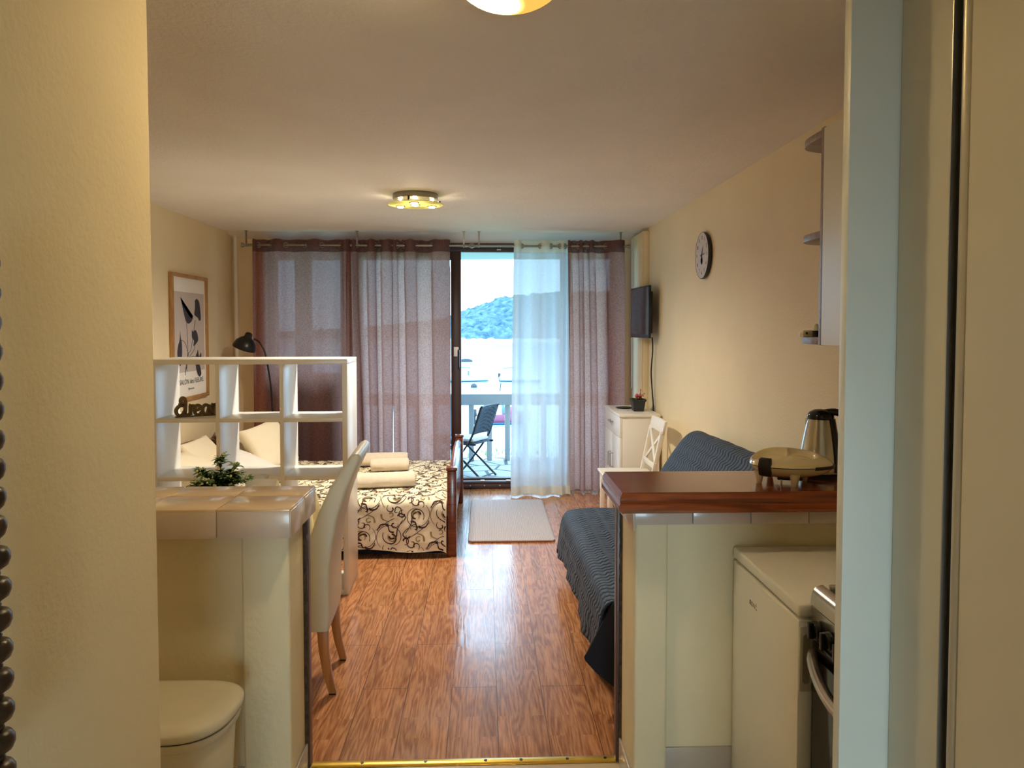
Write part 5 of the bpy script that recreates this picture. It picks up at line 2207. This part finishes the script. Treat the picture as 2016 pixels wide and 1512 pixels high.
MB().box(gq.x - .19, gq.x + .21, 29.77, 30.23, -3.62, -3.57).build('lid', green_plastic, gb, bevel=.01)


def hull_mb(L, B, Hh, c, yaw, z0=0.):
    """lofted open hull: bow towards +x"""
    M = Matrix.Translation(Vector(c)) @ Matrix.Rotation(yaw, 4, 'Z')
    rr = []
    n = 16
    for i in range(n + 1):
        t = i / n
        x = -L / 2 + L * t
        bw = B / 2 * (1 - max(0, (t - .45) / .55) ** 2.2) * (.88 + .12 * min(1, t * 4))
        bw = max(bw, .01)
        top = Hh * (1 + .28 * t * t)
        kz = -.25 * Hh + .45 * Hh * max(0, (t - .7) / .3) ** 2
        rr.append([M @ Vector((x, -bw, top)), M @ Vector((x, -bw * .86, top * .35)), M @ Vector((x, -bw * .45, kz * .6)), M @ Vector((x, 0, kz)),
                   M @ Vector((x, bw * .45, kz * .6)), M @ Vector((x, bw * .86, top * .35)), M @ Vector((x, bw, top)), M @ Vector((x, bw * .6, top * .96)), M @ Vector((x, -bw * .6, top * .96))])
    b = MB()
    b.rings(rr)
    return b, M


def boat(name, label, px, py, Y, L, B, Hh, yaw, m, canopy=True, cabin=True, stripe=None):
    c = at(px, py, Z=WZ)
    t = thing(name, label, 'boat', (c.x, c.y, WZ))
    b, M = hull_mb(L, B, Hh, (c.x, c.y, WZ), yaw)
    b.build('hull', m, t, angle=50)
    if stripe:
        b, _ = hull_mb(L * 1.004, B * 1.012, Hh * .42, (c.x, c.y, WZ), yaw)
        b.build('stripe', stripe, t, angle=50)
    else:
        b, _ = hull_mb(L * 1.002, B * 1.01, Hh * .22, (c.x, c.y, WZ), yaw)
        b.build('waterline_stripe', boat_blue, t, angle=50)
    if cabin:
        b = MB()
        b.rings([[M @ Vector((x, y * k, z)) for x, y in ((-.02 * L, -B * .3), (.24 * L, -B * .24), (.24 * L, B * .24), (-.02 * L, B * .3))] for k, z in ((1, Hh * .9), (.8, Hh * 1.75))])
        b.build('cabin', m, t, bevel=.02)
        b = MB()
        b.rings([[M @ Vector((x, y * k, z)) for x, y in ((-.03 * L, -B * .31), (.0 * L, -B * .31), (.0 * L, B * .31), (-.03 * L, B * .31))] for k, z in ((1, Hh * 1.1), (.85, Hh * 1.9))])
        b.build('windscreen', boat_blue, t, bevel=.01)
    if canopy:
        b = MB()
        b.rings([[M @ Vector((x, y, z + .06 * math.cos(y / B * 3))) for y in (-B * .42, -B * .2, 0, B * .2, B * .42)] + [M @ Vector((x, y, z + .05 + .06 * math.cos(y / B * 3))) for y in (B * .42, B * .2, 0, -B * .2, -B * .42)]
                 for x, z in ((-.42 * L, Hh * 2.35), (-.2 * L, Hh * 2.5), (.02 * L, Hh * 2.4))])
        b.build('canopy', boat_blue, t)
        for x in (-.4 * L, -.02 * L):
            for y in (-B * .4, B * .4):
                MB().tube([M @ Vector((x * .9, y, Hh)), M @ Vector((x, y, Hh * 2.4))], .025, 6).build('canopy_pole', alu, t)
    b = MB()
    b.box(-L / 2 - .28, -L / 2 - .02, -.16, .16, Hh * .8, Hh * 1.5, M)
    b.box(-L / 2 - .2, -L / 2 - .06, -.06, .06, -.3, Hh * .8, M)
    b.build('outboard_motor', darkgrey, t, bevel=.02)
    return t


boat('motorboat', 'white motorboat with blue canopy moored on the left in the bay', 924, 751, 85, 4.3, 1.8, .62, R(8), hull_white)
boat('motorboat', 'white motorboat with raised canopy moored behind the edge of the voile curtain', 1024, 751, 85, 4.4, 1.8, .6, R(-10), hull_white, cabin=False)
boat('rowing_boat', 'wine-red boat lying just behind the balcony railing posts', 992, 834, 47, 3.4, 1.5, .62, R(5), hull_red, canopy=False, cabin=True)
bq = at(933, 763, Z=WZ)
o = MB().ball((bq.x, bq.y, WZ + .12), .34, 16, 10, (1, 1, .9)).build('mooring_buoy', darkgrey)
recentre(o)
tag(o, 'dark round mooring buoy floating below the white motorboat', 'buoy')
bq = at(917, 712, Z=WZ)
o = MB().ball((bq.x, bq.y, WZ + .1), .9, 14, 8, (1.4, .5, .5)).build('mooring_buoy', darkgrey)
recentre(o)
tag(o, 'dark low buoy farther out beyond the white motorboat', 'buoy')
mk = at(984, 770, Z=WZ)
o = MB().tube([(mk.x, mk.y, WZ - .2), (mk.x + .1, mk.y, WZ + .75)], .05, 8).build('mooring_pole', darkgrey)
recentre(o)
tag(o, 'short dark pole leaning out of the water right of the buoy', 'pole')


def hill_h(x, y):
    ex = (x + 20) / 100
    crest = 4.5 + 14.5 * (1 / (1 + math.exp(-(x + 8) / 12))) + 5 * math.sin(x * .013 + .6)
    t = max(0, min(1, (y - 333) / 95))
    hgt = crest * (math.sin(t * PI / 2) ** .9) * (1 - max(0, (y - 430)) / 160)
    return WZ + max(-.3, hgt)


def hill(u, v):
    x, y = -150 + 330 * u, 331 + 150 * v ** 1.2
    z = hill_h(x, y)
    if y > 335:
        d = noise.voronoi(Vector((x / 4.2, y / 4.2, 0)))[0][0]
        d2 = noise.voronoi(Vector((x / 2.0, y / 2.6, 5)))[0][0]
        z += 3.0 * max(0, 1 - d) ** 1.2 + 1.0 * (1 - d2) + 2.0 * noise.noise(Vector((x / 16, y / 16, 0)))
        x += 1.2 * noise.noise(Vector((x / 2.5, y / 2.5, 9)))
    return Vector((x, y, z))


o = MB().grid(hill, 420, 130).build('wooded_hill', tree_m, angle=180)
tag(o, 'haze-tinted wooded hill across the bay', 'hill', None, 'stuff')
b = MB()
rnd = random.Random(21)
b.grid(lambda u, v: Vector((-150 + 330 * u, 330.5 + 2 * v, WZ - .1 + 1.1 * v)), 60, 1)
for i in range(150):
    x = rnd.uniform(-120, 150)
    b.ball((x, 331.6, WZ + .6), rnd.uniform(.5, 1.3), 8, 6, (1.6, .6, .8))
o = b.build('rocky_shoreline', stone_m, angle=30)
tag(o, 'pale rocky waterline at the foot of the wooded hill', 'shoreline', None, 'stuff')

# ------------------------------------------------------------------ world and view
w = bpy.data.worlds.new('sky')
S.world = w
w.use_nodes = True
bg = w.node_tree.nodes['Background']
bg.inputs['Color'].default_value = (.43, .73, 1.0, 1)
bg.inputs['Strength'].default_value = 8.0
pl = light('window_portal', 'AREA', ((wx0 + wx1) / 2, 7.72, 1.25), 1, (1, 1, 1), (R(-90), 0, 0), shape='RECTANGLE', size=wx1 - wx0 + .1, size_y=2.5)
pl.data.cycles.is_portal = True

S.view_settings.view_transform = 'Standard'
S.view_settings.look = 'None'
S.view_settings.gamma = 1
S.view_settings.use_curve_mapping = False
S.view_settings.exposure = .12
S.cycles.max_bounces = 10
S.cycles.diffuse_bounces = 6
S.cycles.transparent_max_bounces = 12
S.cycles.use_denoising = True
S.cycles.caustics_reflective = False
S.cycles.caustics_refractive = False
